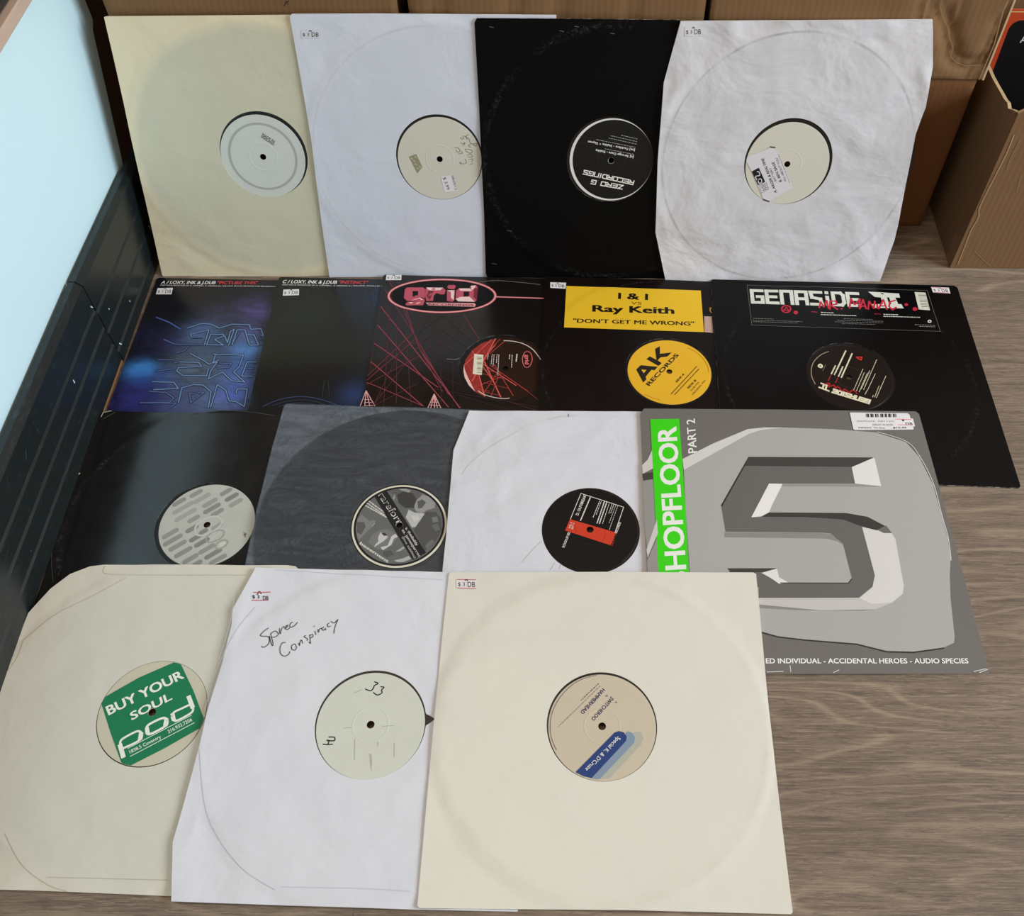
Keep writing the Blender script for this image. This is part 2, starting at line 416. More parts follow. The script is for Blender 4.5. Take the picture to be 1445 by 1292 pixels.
tag(obj('wall_back', box_mesh('wall_back', (-.70, 1.46, .0002), (.95, 1.50, .62)), gw.m), 'grey wall behind the cartons', kind='structure')
tag(obj('trim_3', box_mesh('trim_3', (XB-.075, .90, .0002), (XB-.032, 1.44, 1.25)), db.m), 'dark brown wall behind the end of the blue panel', kind='structure')
bk = N('black_skirting'); _co = bk.coord()
sc1 = bk.ramp(bk.noise(bk.coord((1, 1, 6)), 60, 6, .75), [(.56, (0, 0, 0)), (.74, (1, 1, 1))])
bk.color(bk.mix(bk.math('MULTIPLY', sc1, .28), lin((22, 29, 30)), lin((92, 104, 104)))); bk.set(Roughness=.33)
bk.bump(bk.noise(bk.coord((1, .15, 1)), 120, 4), .2, .0006)
def board(name, y0, y1, zb, zt, parent, zg, dz=0):
    """skirting board: chamfered top, three double grooves; profile extruded along y"""
    prof = [(-.013, zb), (0, zb)]
    for g in zg:
        prof += [(0, g-.0028), (-.0014, g-.0012), (-.0004, g), (-.0014, g+.0012), (0, g+.0028)]
    prof += [(0, zt-.0065), (-.0065, zt), (-.013, zt)]
    vs = [(X0+x, y0, z) for x, z in prof]+[(X0+x, y1, z+(dz if z > .1 else 0)) for x, z in prof]; k = len(prof)
    fs = [(i, (i+1) % k, k+(i+1) % k, k+i) for i in range(k)]+[tuple(range(k))[::-1], tuple(range(k, 2*k))]
    o = obj(name, mesh(name, vs, fs), bk.m, parent, local=Matrix() if parent else None); return o
bbr = tag(D.objects.new('baseboard_left', None), 'tall black grooved skirting along the left wall', kind='structure'); COL.objects.link(bbr)
b1 = board('board', -1.0, .7655, .006, .1415, bbr, (.033, .062, .090), -.0095); b2 = board('board', .767, 1.02, .001, .1318, bbr, (.019, .051, .084), -.0085)
b2.location.x = .0045; b1.location.x = .0045
st = N('bare_wood_strip'); st.color(lin((128, 92, 58))); obj('bottom_strip', box_mesh('s', (X0-.012, -1.0, .0003), (X0+.0040, .765, .0058)), st.m, bbr, local=Matrix())
fk = Frame((X0, 0, 0), (0, 1, 0), (0, 0, 1)); pr = Print(fk); pr.z0 = .0003; rd = random.Random(5)
c5 = lambda x, y: (80+x*.1702, 400+y*.1702)
for a, b, w in [((245, 190), (262, 198), .0014), ((485, 495), (505, 503), .0016), ((545, 590), (558, 598), .0015), ((570, 140), (576, 150), .0014), ((100, 800), (112, 822), .0018), ((395, 205), (402, 212), .0012)]:
    pr.line([c5(*a), c5(*b)], w, (190, 205, 205))
pr.line([(204, 318), (206, 321)], .0016, (220, 225, 225)); pr.line([(206.5, 322), (207, 324.5)], .0012, (220, 225, 225))
for _ in range(26):
    y = rd.uniform(.45, .93); z = rd.uniform(.012, .11); L = rd.uniform(.001, .012)
    if any(abs(z-g) < .006 for g in (.033, .062, .092, .019, .049, .082)): continue
    pr.line_uv([(y, z), (y+rd.uniform(-.2, 1)*L, z+L*rd.uniform(-1, 1))], rd.uniform(.0003, .0007), (88, 100, 100))
vv = [(X0+z+.0046, u, v) for u, v, z in pr.v]; obj('paint_chip', mesh('p', vv, pr.f, pr.mi), pr.mats, bbr, local=Matrix())

# ------------------------------------------------------------------ cardboard boxes
def dseg(p, a, b):
    ax, ay = b[0]-a[0], b[1]-a[1]; t = ((p[0]-a[0])*ax+(p[1]-a[1])*ay)/(ax*ax+ay*ay+1e-12); t = max(0, min(1, t))
    return math.hypot(p[0]-a[0]-ax*t, p[1]-a[1]-ay*t)
def carton(name, lo, hi, mat, label, creases=(), dent=.001, seed=0, nx=70, nz=44):
    """closed carton: dented front panel with creases, rounded edges, top flaps that meet in a slit"""
    x0, y0, z0 = lo; x1, y1, z1 = hi; vs = []; fs = []; sm = []
    R = .003
    for j in range(nz+1):
        for i in range(nx+1):
            u, v = i/nx*(x1-x0), j/nz*(z1-z0)
            e = min(u, x1-x0-u, v, z1-z0-v); k = min(1, e/R)
            y = R*(1-math.sqrt(max(0, 1-(1-k)**2)))
            y += -(noise.fractal(Vector((u*9+seed, v*9, seed*3)), 1, 2, 3)-.25)*dent*k*0.8+dent*.8*k
            for cr_ in creases:
                for a, b in zip(cr_[:-1], cr_[1:]):
                    d = dseg((x0+u, z0+v), a, b)
                    if d < .02: y -= .0022*math.exp(-(d/.0026)**2)*k-.0026*math.exp(-(d/.009)**2)*k
            vs.append((x0+u, y0+max(y, .0), z0+v))
    for j in range(nz):
        for i in range(nx):
            a = j*(nx+1)+i; fs.append((a, a+1, a+nx+2, a+nx+1)); sm.append(True)
    b = len(vs)
    vs += [(x0, y0+R, z0), (x1, y0+R, z0), (x1, y0+R, z1), (x0, y0+R, z1), (x0, y1, z0), (x1, y1, z0), (x1, y1, z1), (x0, y1, z1)]
    fs += [(b+1, b+5, b+6, b+2), (b+4, b, b+3, b+7), (b+5, b+4, b+7, b+6), (b+4, b+5, b+1, b)]; sm += [False]*4
    o = obj(name, mesh(name, vs, fs, None, sm), mat); ym = (y0+y1)/2
    for a_, b_ in ((y0+R, ym-.001), (ym+.001, y1)):
        obj('top_flap', box_mesh('f', (x0+.001, a_, z1-.004), (x1-.001, b_, z1), .0008), mat, o, local=Matrix())
    return tag(o, label, 'box')
YB = 1.018
def onbox(p, y=YB):
    P = EYE+ray(p)*(y/ray(p).y); return (P.x, P.z)
def fxr(L): return [onbox((1230+x*.1548, y*.1548)) for x, y in L]
cre = [fxr([(620, 40), (640, 130), (700, 260), (705, 330), (740, 430), (715, 500), (770, 560), (860, 590), (985, 580)]),
       fxr([(1290, 60), (1180, 210), (1100, 400), (1010, 560), (880, 720)]), fxr([(500, 10), (470, 170)]), fxr([(1300, 120), (1200, 330), (1100, 500)]), fxr([(790, 20), (740, 230)])]
c2 = [[onbox((x, 0)), onbox((x-2, 24))] for x in (620, 725, 790, 893)]
xr = onbox((1380, 117))[0]
carton('cardboard_box', (.158, YB, .0003), (xr-.001, YB+.33, .2222), M_card_shaded, 'lower brown carton on the floor right of the white paper sleeve', [], .0008, 4)
carton('cardboard_box', (-.175, YB+.002, .0003), (.153, YB+.33, .2222), M_card_shaded, 'lower brown carton hidden behind the black and white leaning sleeves', [], .0008, 5, 20, 12)
carton('cardboard_box', (-.508, YB+.002, .0003), (-.184, YB+.33, .2222), M_card_shaded, 'lower brown carton hidden behind the cream leaning sleeve', [], .0008, 6, 20, 12)
carton('cardboard_box', (.158, YB-.002, .2240), (onbox((1383, 113), YB-.002)[0]+.0045, YB+.33, .47), M_card, 'upper brown carton with creased front and crushed right edge', cre, .0016, 1, 110, 80)
carton('cardboard_box', (-.175, YB, .2240), (.152, YB+.33, .47), M_card, 'upper brown carton behind the black sleeve with the white-ringed label', c2, .0012, 2)
carton('cardboard_box', (-.5105, YB, .2240), (-.1875, YB+.33, .47), M_card, 'upper brown carton at the left behind the cream leaning sleeve', [], .001, 3)
pr = Print(Frame((0, YB-.002, 0), (1, 0, 0), (0, 0, 1)))
xm = onbox((1383, 113), YB-.002)[0]+.0045
for L_, w_ in zip(cre[:1]+cre[2:3], (.0010, .0008)):
    for a_, b_ in zip(L_[:-1], L_[1:]): pr.line_uv([a_, b_], w_, (158, 126, 90))
pr.line_uv([(xm-.0012, .2255), (xm-.0010, .30), (xm-.0012, .46)], .0022, (206, 182, 142)); pr.line_uv([(xm-.006, .226), (xm-.0045, .27), (xm-.009, .31), (xm-.007, .35)], .0011, (168, 138, 102))
_b = COL.objects['cardboard_box.003']; o_ = obj('worn_crease', mesh('p', [(u, YB-.0022-z, v) for u, v, z in pr.v], pr.f, pr.mi), pr.mats, _b, local=Matrix()); o_['kind'] = 'stuff'
# pen mark on the left carton
pr = Print(Frame((0, YB, 0), (1, 0, 0), (0, 0, 1))); 
pr.line([(401, 8), (404, 3), (408, 1)], .0008, (30, 28, 30)); pr.line([(403, 1), (407, 6)], .0006, (30, 28, 30))
_b = COL.objects['cardboard_box.005']; obj('pen_mark', mesh('p', [(u, YB-.0006-z, v) for u, v, z in pr.v], pr.f, pr.mi), pr.mats, _b, local=Matrix())

# open carton at the right with a torn rim
fl = hit((1340, 378), Vector((0, 0, 0)), Vector((0, 0, 1))); RX, RY = fl.x, fl.y
def onrx(p):
    P = EYE+ray(p)*(RX/ray(p).x); return (P.y, P.z)
def onry(p):
    P = EYE+ray(p)*(RY/ray(p).y); return (P.x, P.z)
rc = lambda x, y: (1380+x*.12381, 20+y*.12381)
side = [onrx(rc(160, 720)), onrx(rc(215, 820)), onrx(rc(250, 880)), onrx(rc(300, 970)), onrx(rc(335, 1010)), onrx(rc(345, 1075)), onrx(rc(400, 1090)), onrx(rc(450, 1120)), onrx(rc(455, 1150)), onrx(rc(475, 1175))]
side = sorted([s_ for s_ in side if s_[0] > RY+.002], reverse=True)
T = .004
def wall_strip(pts, axis, t, name, parent, mat):
    """upright cardboard wall following a torn top line; pts=(along,height)"""
    vs = []; n0 = len(pts)
    for k in (0, t):
        for a, z in pts: vs += [(a, .0006, k), (a, z, k)]
    V = [((RX+k, a, z) if axis == 'y' else (a, RY+k, z)) for a, z, k in vs]
    fs = []; mi = []
    for i in range(n0-1):
        a = 2*i; b = 2*n0+2*i
        fs += [(a, a+1, a+3, a+2), (b, b+2, b+3, b+1)]; mi += [0, 0]
        fs.append((a+1, b+1, b+3, a+3)); mi.append(1)
    fs += [(0, 2*n0, 2*n0+1, 1), (2*n0-2, 2*n0-1, 4*n0-1, 4*n0-2)]; mi += [0, 0]
    me = mesh(name, V, fs, mi); bm = bmesh.new(); bm.from_mesh(me); bmesh.ops.recalc_face_normals(bm, faces=bm.faces); bm.to_mesh(me); bm.free()
    return obj(name, me, [mat, torn.m], parent, local=Matrix() if parent else None)
zc = onrx(rc(480, 1180))[1]
rd = random.Random(3)
sl = [(1.30, .215)]+side+[(RY+T, zc)]
ob_ = wall_strip(sl, 'y', T, 'cardboard_box', None, M_card_b)
tag(ob_, 'open brown carton at the right edge with a torn rim holding a record sleeve', 'box')
ftop = [(RX, zc)]+[onry((1441+k, 161.5+j)) for k, j in ((1, 2), (4, 3))]
ftop = [(RX, zc), (RX+.006, zc+.004), (RX+.012, zc+.002), (RX+.03, zc+.004)]+[(RX+.03+i*.03, zc+.003+rd.uniform(-.001, .001)) for i in range(1, 11)]
wall_strip(ftop, 'x', T, 'front_panel', ob_, M_card)
obj('back_panel', box_mesh('p', (RX+T, 1.30-T, .0006), (RX+.33, 1.30, .24)), M_card, ob_, local=Matrix())
obj('right_panel', box_mesh('p', (RX+.33-T, RY+T, .0006), (RX+.33, 1.30-T, .24)), M_card, ob_, local=Matrix())
obj('bottom_panel', box_mesh('p', (RX+T, RY+T, .0006), (RX+.33-T, 1.30-T, .005)), M_card, ob_, local=Matrix())
fpr = Print(Frame((0, RY, 0), (1, 0, 0), (0, 0, 1))); rk = lambda L: [(1230+x*.17023, 190+y*.17023) for x, y in L]
fpr.curve(rk([(1180, 0), (1120, 150), (1030, 330), (900, 590), (885, 680), (820, 800), (770, 930), (715, 1070)]), .0016, (176, 144, 108))
fpr.curve(rk([(1230, 40), (1150, 200), (1120, 290)]), .0008, (160, 130, 96)); fpr.curve(rk([(850, 960), (930, 1040), (990, 1090)]), .0008, (166, 136, 100))
fpr.curve(rk([(1240, 330), (1200, 480)]), .0008, (158, 128, 96))
obj('worn_crease', mesh('p', [(u, RY-.0004-z, v) for u, v, z in fpr.v if True], fpr.f, fpr.mi), fpr.mats, ob_, local=Matrix())
tpm = N('clear_tape'); tpm.color(lin((128, 98, 78))); tpm.set(Roughness=.25)
obj('tape', mesh('t', [(RX-.0003, RY+.001, .001), (RX-.0003, RY+.022, .001), (RX-.0003, RY+.022, zc-.012), (RX-.0003, RY+.001, zc-.004)], [(0, 3, 2, 1)]), tpm.m, ob_, local=Matrix())

# record sleeve standing in the open carton
YO = 1.062; fo = Frame((RX+T+.001, YO, .006), (1, 0, 0), (0, .06, 1))
om = N('orange_red_print'); om.color(lin((196, 74, 44))); om.set(Roughness=.3)
utl = fo.uv((1437, 13), 0); Hs = utl[1]
osl = obj('record_sleeve', box_mesh('r', (0, 0, -.002), (.315, Hs, 0), .0004), om.m, mw=fo.mat())
tag(osl, 'orange-bordered black record sleeve standing in the open carton', 'record sleeve')
pr = Print(fo, 0); rr = .012; u0, v0, u1, v1 = .0125, .0095, .315-.0095, Hs-.013
arc = lambda cx, cy, a0: [(cx+rr*math.cos(math.radians(a0+k*15)), cy+rr*math.sin(math.radians(a0+k*15))) for k in range(7)]
pr.poly_uv(arc(u1-rr, v1-rr, 0)+arc(u0+rr, v1-rr, 90)+arc(u0+rr, v0+rr, 180)+arc(u1-rr, v0+rr, 270), (14, 13, 14))
pr.text('A', (1439, 60), (1447, 62), (1443, 48), (225, 225, 225), .01); pr.line_uv([(.002, Hs-.003), (.31, Hs-.003)], .0012, (220, 190, 120)); pr.build('printed_cover', osl)

# ------------------------------------------------------------------ records and sleeves
def lathe(name, prof, seg=96, mats=None):
    vs = []; fs = []; n0 = len(prof)
    for k in range(seg):
        a = 2*math.pi*k/seg; ca, sa = math.cos(a), math.sin(a)
        vs += [(r*ca, r*sa, z) for r, z in prof]
    for k in range(seg):
        for i in range(n0):
            a, b = k*n0+i, k*n0+(i+1) % n0; c_, d_ = ((k+1) % seg)*n0+(i+1) % n0, ((k+1) % seg)*n0+i
            fs.append((a, d_, c_, b))
    me = mesh(name, vs, fs, None, False)
    bm = bmesh.new(); bm.from_mesh(me); bmesh.ops.recalc_face_normals(bm, faces=bm.faces); bm.to_mesh(me); bm.free(); return me
DISC = lathe('disc', [(.0036, .0001), (.15, .0001), (.1508, .0006), (.15, .0013), (.147, .0011), (.058, .0011), (.054, .0013), (.052, .0012), (.0036, .0012)])
LAB = lathe('label', [(.0036, .0011), (.0036, .00145), (.0157, .00145), (.0162, .00154), (.0170, .00154), (.0175, .00145), (.0299, .00145), (.0303, .00148), (.0308, .00148), (.0312, .00145), (.0498, .00145), (.0500, .0013), (.0500, .0011)])
LH = .00145
def record(fr, cuv, label, lab_mat, hb, vin=None, group=None):
    r = obj('vinyl_record', DISC.copy(), (vin or vinyl).m, mw=fr.mat(cuv[0], cuv[1], hb)); tag(r, label, 'record', group)
    l = obj('record_label', LAB.copy(), lab_mat, r, local=Matrix())
    p = Print(fr, hb+LH, off=cuv); p.z0 = LH+.00012; return r, l, p
def labmat(name, col, col2=None, rough=.5):
    n = N(name); co = n.coord(); n.color(n.mix(n.noise(co, 30, 4, .6), lin(col), lin(col2 or tuple(int(x*.96) for x in col)))); n.set(Roughness=rough)
    n.b.inputs['Specular IOR Level'].default_value = .2; n.bump(n.noise(co, 300, 3), .1, .0003); return n.m

def raydist(poly, c, a):
    dx, dy = math.cos(a), math.sin(a); best = 9
    for (x1, y1), (x2, y2) in zip(poly, poly[1:]+poly[:1]):
        ex, ey = x2-x1, y2-y1; den = dx*ey-dy*ex
        if abs(den) < 1e-12: continue
        t = ((x1-c[0])*ey-(y1-c[1])*ex)/den; s_ = ((x1-c[0])*dy-(y1-c[1])*dx)/den
        if t > 0 and -1e-6 <= s_ <= 1+1e-6: best = min(best, t)
    return best
def sleeve(fr, outline, mats, label, t=.0022, te=.0014, hole=None, hr=.0515, rc_=None, wr=0, lift=0, name='record_sleeve', seed=0, rim=None, group=None, K=44, NA=180, notch=None, back=True):
    """card or paper sleeve, open inside: front panel with die-cut hole, back panel, joined at the rim"""
    rcx = rc_ or hole or (.157, .157)
    c = hole or rcx; ang = sorted(set([round(2*math.pi*k/NA, 5) for k in range(NA)]+[round(math.atan2(y-c[1], x-c[0]) % (2*math.pi), 5) for x, y in outline]))
    def surf(u, v, lf=True):
        rr = math.hypot(u-rcx[0], v-rcx[1]); k = max(0, min(1, (.1635-rr)/.0105)); k = k*k*(3-2*k)
        h = te+(t-te)*k
        if wr:
            q = Vector((u*11+seed, v*11, seed)); w1 = noise.fractal(q, 1, 2, 4)
            w2 = 1-abs(noise.noise(Vector((u*17+seed*2, v*13, 5))))*2.2
            h += wr*(.45+.9*(1-k))*(w1*.5+max(0, w2)*.5)*(1 if rr > hr+.02 else max(0, (rr-hr)/.02))
        return max(h, .0006, t-.00005 if rr < .152 else 0)
    vs = []; fs = []; mi = []; sm = []; n0 = len(ang); r0 = hr if hole else .0004
    dist = [raydist(outline, c, a) for a in ang]
    def r0f(a):
        if notch and hole:
            d = abs((a-notch[0]+math.pi) % (2*math.pi)-math.pi)
            if d < notch[1]: return r0+notch[2]*(1-d/notch[1])
        return r0
    for k in range(K+1):
        s_ = k/K
        for a, d in zip(ang, dist):
            q0 = r0f(a); r = q0+(d-q0)*s_; u, v = c[0]+r*math.cos(a), c[1]+r*math.sin(a)
            vs.append((u, v, surf(u, v)))
    for k in range(K):
        for i in range(n0):
            a, b = k*n0+i, k*n0+(i+1) % n0; fs.append((a, a+n0, b+n0, b)); mi.append(0); sm.append(True)
    if not hole: fs.append(tuple(range(n0))); mi.append(0); sm.append(True)
    # rim wall and back panel, own vertices so edges stay crisp
    b0 = len(vs); vs += [vs[K*n0+i] for i in range(n0)]; b1 = len(vs); vs += [(vs[K*n0+i][0], vs[K*n0+i][1], 0) for i in range(n0)]
    for i in range(n0): j = (i+1) % n0; fs.append((b0+i, b1+i, b1+j, b0+j)); mi.append(1); sm.append(False)
    rin = hr if hole else .0004
    for zz, up in ((0, False), (.0003, True)):
        b2 = len(vs); vs += [(c[0]+rin*math.cos(a), c[1]+rin*math.sin(a), zz) for a in ang]
        vs += [(c[0]+(x[0]-c[0])*(.998 if up else 1), c[1]+(x[1]-c[1])*(.998 if up else 1), zz) for x in [vs[K*n0+i] for i in range(n0)]]
        for i in range(n0):
            j = (i+1) % n0; q = (b2+i, b2+n0+i, b2+n0+j, b2+j); fs.append(q if up else q[::-1]); mi.append(0); sm.append(False)
    if hole:
        b4 = len(vs); vs += [vs[i] for i in range(n0)]+[(vs[i][0], vs[i][1], vs[i][2]-.0003) for i in range(n0)]
        for i in range(n0): j = (i+1) % n0; fs.append((b4+j, b4+n0+j, b4+n0+i, b4+i)); mi.append(1); sm.append(False)
    o = obj(name, mesh(name, vs, fs, mi, sm), mats, mw=fr.mat()); tag(o, label, 'record sleeve', group)
    return o, surf
PLN = {'pt': (-0.5291, 0.5909, 0.00010, 0.00000, 0.00000, -0.01745, 0.315, 0.0022), 'inst': (-0.3666, 0.5892, 0.00500, -0.01592, 0.00006, -0.00349, 0.315, 0.0022),
 'grid': (-0.2349, 0.5935, 0.00540, -0.01592, 0.00006, -0.00698, 0.315, 0.0022), 'ak': (-0.0314, 0.5936, 0.00466, -0.01474, 0.00018, -0.01920, 0.315, 0.0022),
 'gen': (0.1796, 0.5932, 0.00405, -0.01272, 0.00015, -0.02531, 0.315, 0.0022), 'blk': (-0.5324, 0.3664, 0.00010, 0.00304, 0.03056, -0.01920, 0.315, 0.0022),
 'trans': (-0.3295, 0.3825, 0.00606, -0.01873, 0.03132, -0.03491, 0.308, 0.0018), 'pap': (-0.1113, 0.3754, 0.00440, -0.01451, 0.02953, 0.00349, 0.308, 0.0019),
 'shop': (0.0901, 0.3744, 0.00400, -0.01303, 0.02834, 0.00698, 0.315, 0.0030), 'pod': (-0.5310, 0.1723, 0.00010, 0.00224, 0.03550, 0.00000, 0.308, 0.0019),
 'spree': (-0.3241, 0.1708, 0.00413, -0.01280, 0.03582, -0.02094, 0.308, 0.0019), 'spk': (-0.1135, 0.1595, 0.00324, -0.01043, 0.03577, 0.00000, 0.315, 0.0022)}
AL, BE = math.radians(18.4), math.radians(.9)
FR = {k: floor_frame(*v[:6]) for k, v in PLN.items()}
for k, px in (('r_cream', (227, 391)), ('r_white', (464, 391)), ('r_black', (687, 390)), ('r_bag', (934, 394))):
    g = hit(px, Vector((0, .911, 0)), Vector((0, 1, 0))); FR[k] = lean_frame(g.x, .9125, .0003, AL, BE)
def ol(fr, t, pts):
    """outline: pixel corners as ('p',x,y) land on the sheet's own plane, ('u',u,v) are metres on it"""
    out = []
    for q in pts: out.append(fr.uv((q[1], q[2]), t) if q[0] == 'p' else (q[1], q[2]))
    return out
def lowleft(fr, t, tl, low, v=0):
    a, b = fr.uv(tl, t), fr.uv(low, t); k = (v-a[1])/(b[1]-a[1]); return ('u', a[0]+(b[0]-a[0])*k, v)
P_ = lambda *L: [('p', x, y) for x, y in L]
def price(fr, h, quad, parent, surf, kind=0, base=(236, 232, 232)):
    """small price sticker: $ 3 in print, DB in pen; quad = TL TR BR BL"""
    p = Print(fr, h, surf=surf); p.z0 = .0002; p.poly(quad[::-1], base, 0)
    A = p.aff(quad[3], quad[2], quad[0])
    def T(s_, x0, y0, x1, y1, col, bold=0):
        vs, fs = text_geo(s_, 0, 0); p.put([A(x0+(x1-x0)*x, y0+(y1-y0)*y) for x, y in vs], fs, col, 2)
    if kind == 0: p.line_uv([A(.04, .93), A(.96, .93)], .0008, (205, 80, 90), 1); p.line_uv([A(.04, .07), A(.96, .07)], .0008, (205, 80, 90), 1)
    T('$ 3', .08, .28, .42, .66, (60, 55, 60), .01); T('DB', .55, .2, .92, .74, (25, 25, 30), .02)
    p.line_uv([A(.42, .82), A(.5, .95)], .0008, (20, 20, 25), 3); p.line_uv([A(.5, .95), A(.56, .8)], .0008, (20, 20, 25), 3)
    return p.build('price_sticker', parent)
def center(fr, px, h): return fr.uv(px, h)

# ---- back row, leaning on the cartons ----
HB = .0004
def leaner(key): return FR[key]
# cream
fr = FR['r_cream']; t = .0020
rec = fr.uv((371.2, 221.3), HB+LH); hol = fr.uv((372.4, 218.6), t)
n = paper('cream_paper', (230, 224, 198), (234, 221, 186), disc=(rec[0], rec[1], .149, (204, 205, 184), .014), wr=.45)
so, sf = sleeve(fr, ol(fr, .001, P_((147, 24), (150, 23), (528, 20)))+[(.308, .004), (.304, 0)]+ol(fr, .001, P_((232, 391), (229, 388))), [n.m, cream_edge.m],
   'yellowed cream paper sleeve leaning leftmost in the back row', t, .0007, hol, .0517, rec, wr=.0011, seed=1)
r, l, p = record(fr, rec, 'record with blank grey-white label in the leaning cream sleeve', labmat('grey_white_label', (212, 218, 213)), HB)
p.crop(300, 140, .1161)
for rr_, w, cc in ((.0395, .0026, (172, 176, 172)),):
    p.line_uv([(rr_*math.cos(a*math.pi/36), rr_*math.sin(a*math.pi/36)) for a in range(72)], w, cc, 0, closed=True)
p.text('MADE IN', (600, 440), (748, 532), (612, 408), (70, 72, 78), .01); p.text('ENGLAND', (588, 462), (742, 562), (600, 436), (80, 82, 88), .01)
p.build('label_lettering', l)
# white
fr = FR['r_white']; rec = fr.uv((620.5, 224.5), HB+LH); hol = fr.uv((620.2, 222.9), t)
n = paper('white_paper', (224, 228, 240), (214, 222, 238), ring=(rec[0], rec[1], .150, (186, 186, 190), .002, .5), disc=(rec[0], rec[1], .149, (214, 220, 234), .014), wr=.45)
so, sf = sleeve(fr, ol(fr, .001, P_((409, 23), (412, 19.5), (528, 19), (785, 21)))+[(.303, .004), (.300, 0)]+ol(fr, .001, P_((465, 391), (452, 300), (439, 194))), [n.m, white_edge.m],
   'white paper sleeve leaning second from left with a plain cream label showing', t, .0007, hol, .0517, rec, wr=.0011, seed=2)
price(fr, .001, [(425, 42), (451.5, 42), (452, 54), (425.5, 54)], so, sf, 1, (214, 216, 226))
r, l, p = record(fr, rec, 'record with hand-written cream label in the leaning white sleeve', labmat('cream_label', (214, 213, 200)), HB)
p.crop(545, 145, .1161)
for L in ([(1000, 385), (970, 410), (1010, 440), (1020, 480), (1060, 500), (1105, 490), (1090, 525), (1050, 500)], [(935, 400), (970, 415), (985, 450)], [(900, 420), (920, 440), (945, 430), (925, 415)],
          [(1030, 500), (1000, 520), (1030, 540)], [(960, 560), (1040, 575), (1035, 610), (985, 600), (960, 565)], [(985, 640), (1020, 620), (1050, 650), (1000, 660)], [(1000, 690), (1050, 680), (1040, 720)], [(1010, 750), (1060, 735)],
          [(905, 480), (930, 500), (960, 480), (940, 520)], [(835, 550), (870, 545), (900, 580), (870, 600), (845, 570)], [(875, 620), (925, 615), (915, 590)], [(960, 680), (975, 730), (930, 740), (895, 720), (910, 750)]):
    p.curve(L, .0005, (105, 105, 92), 1, n=4)
p.poly([(275, 655), (365, 620), (440, 780), (380, 858)][::-1], (150, 145, 118), 0)
for q in ((300, 670), (330, 700), (350, 740), (375, 790), (400, 770), (345, 650)):
    p.line([q, (q[0]+22, q[1]+14)], .0016, (186, 182, 155), 1)
p.poly([(665, 895), (820, 875), (870, 1065), (710, 1090)][::-1], (226, 224, 228), 1)
p.text('08/09/12', (790, 885), (835, 1060), (820, 880), (90, 88, 92), .01, layer=2); p.text('$ 3.99', (690, 910), (740, 1058), (725, 900), (80, 78, 84), .01, layer=2)
p.build('label_lettering', l)
# black
fr = FR['r_black']; t = .0022; rec = fr.uv((862.6, 226.4), HB+LH); hol = fr.uv((860.6, 226.2), t)
n = black_card('matt_black_card', (5, 5, 6), .5, .1, ring=(rec[0], rec[1], .152, .006, .55), scuff=.7)
so, sf = sleeve(fr, ol(fr, .001, P_((669.5, 32), (673, 25.5), (812, 26.5), (950, 28)))+[(.315, .309), (.3155, .002), (.312, 0)]+ol(fr, .001, P_((688, 391), (685.5, 386), (683, 300), (676, 150))), [n.m, worn_edge.m],
   'matt black card sleeve leaning between the two white ones', t, .0011, hol, .0517, rec, seed=3)
p = Print(fr, t, surf=sf).crop(400, 0, .3875)
for a in ((750, 98), (1005, 112), (1060, 95), (1190, 120), (815, 838), (760, 960)): p.line([a, (a[0]+16, a[1]+3)], .0007, (95, 92, 90))
p.build('scuff_mark', so)
r, l, p = record(fr, rec, 'record with black label and white rim in the leaning black sleeve', labmat('white_rim_label', (232, 232, 230)), HB)
p.crop(785, 150, .1161); p.clip = .0499
cc = p.uv((661, 662)); cc = (.0018, .0003)
p.poly_uv([(cc[0]+.0481*math.cos(a*math.pi/48), cc[1]+.0481*math.sin(a*math.pi/48)) for a in range(96)], (22, 21, 20), -0.4)
wht = (236, 236, 232)
p.strokes('RECORDINGS', (945, 905), (340, 775), (930, 950), wht, .00125, .32); p.strokes('ZERO G', (815, 960), (435, 893), (800, 1005), wht, .00125, .32)
p.text('[a] Strange Daze - Stakka', (940, 603), (480, 520), (935, 632), wht, .025); p.text('[aa] Faultline - Stakka + Skynet', (955, 520), (385, 415), (950, 548), wht, .025)
for a, b in (((940, 582), (590, 515)), ((960, 497), (480, 402)), ((975, 458), (640, 385)), ((980, 428), (660, 355)), ((985, 395), (790, 350))): p.micro(a, b, 9, (170, 170, 168))
for a, b in (((250, 350), (1100, 480)), ((230, 430), (500, 470)), ((245, 515), (480, 555)), ((850, 630), (1110, 690))): p.line([a, b], .00015, (60, 60, 62))
p.line_uv([(.0165*math.cos(a*math.pi/24), .0165*math.sin(a*math.pi/24)) for a in range(48)], .0006, (40, 40, 40), 1, closed=True)
p.build('label_lettering', l)
# crinkled white paper sleeve
fr = FR['r_bag']; t = .0020; rec = fr.uv((1111, 231.5), HB+LH); hol = fr.uv((1112.2, 228.9), t)
n = paper('crinkled_white_paper', (222, 221, 226), (212, 212, 220), ring=(rec[0], rec[1], .150, (150, 150, 154), .0022, .75), disc=(rec[0], rec[1], .149, (212, 212, 218), .008), wr=1.3)
so, sf = sleeve(fr, ol(fr, .001, P_((960.4, 29.5), (1130, 28.5), (1315, 27), (1315.5, 94), (1305.5, 151), (1292, 188.6), (1277, 264), (1262, 339.5), (1241, 396), (1090, 396), (939, 395), (925, 328), (928, 226), (936.6, 117))), [n.m, white_edge.m],
   'crinkled white paper sleeve leaning rightmost in the back row', t, .0008, hol, .0525, rec, wr=.0042, seed=4)
price(fr, .001, [(966, 37), (989.8, 37), (991, 51), (966, 51)], so, sf, 1, (214, 212, 216))
r, l, p = record(fr, rec, 'record with a crooked white sticker on its cream label in the crinkled leaning sleeve', labmat('cream_label_b', (216, 214, 200)), HB)
p.crop(1040, 150, .1161); p.clip = .0499
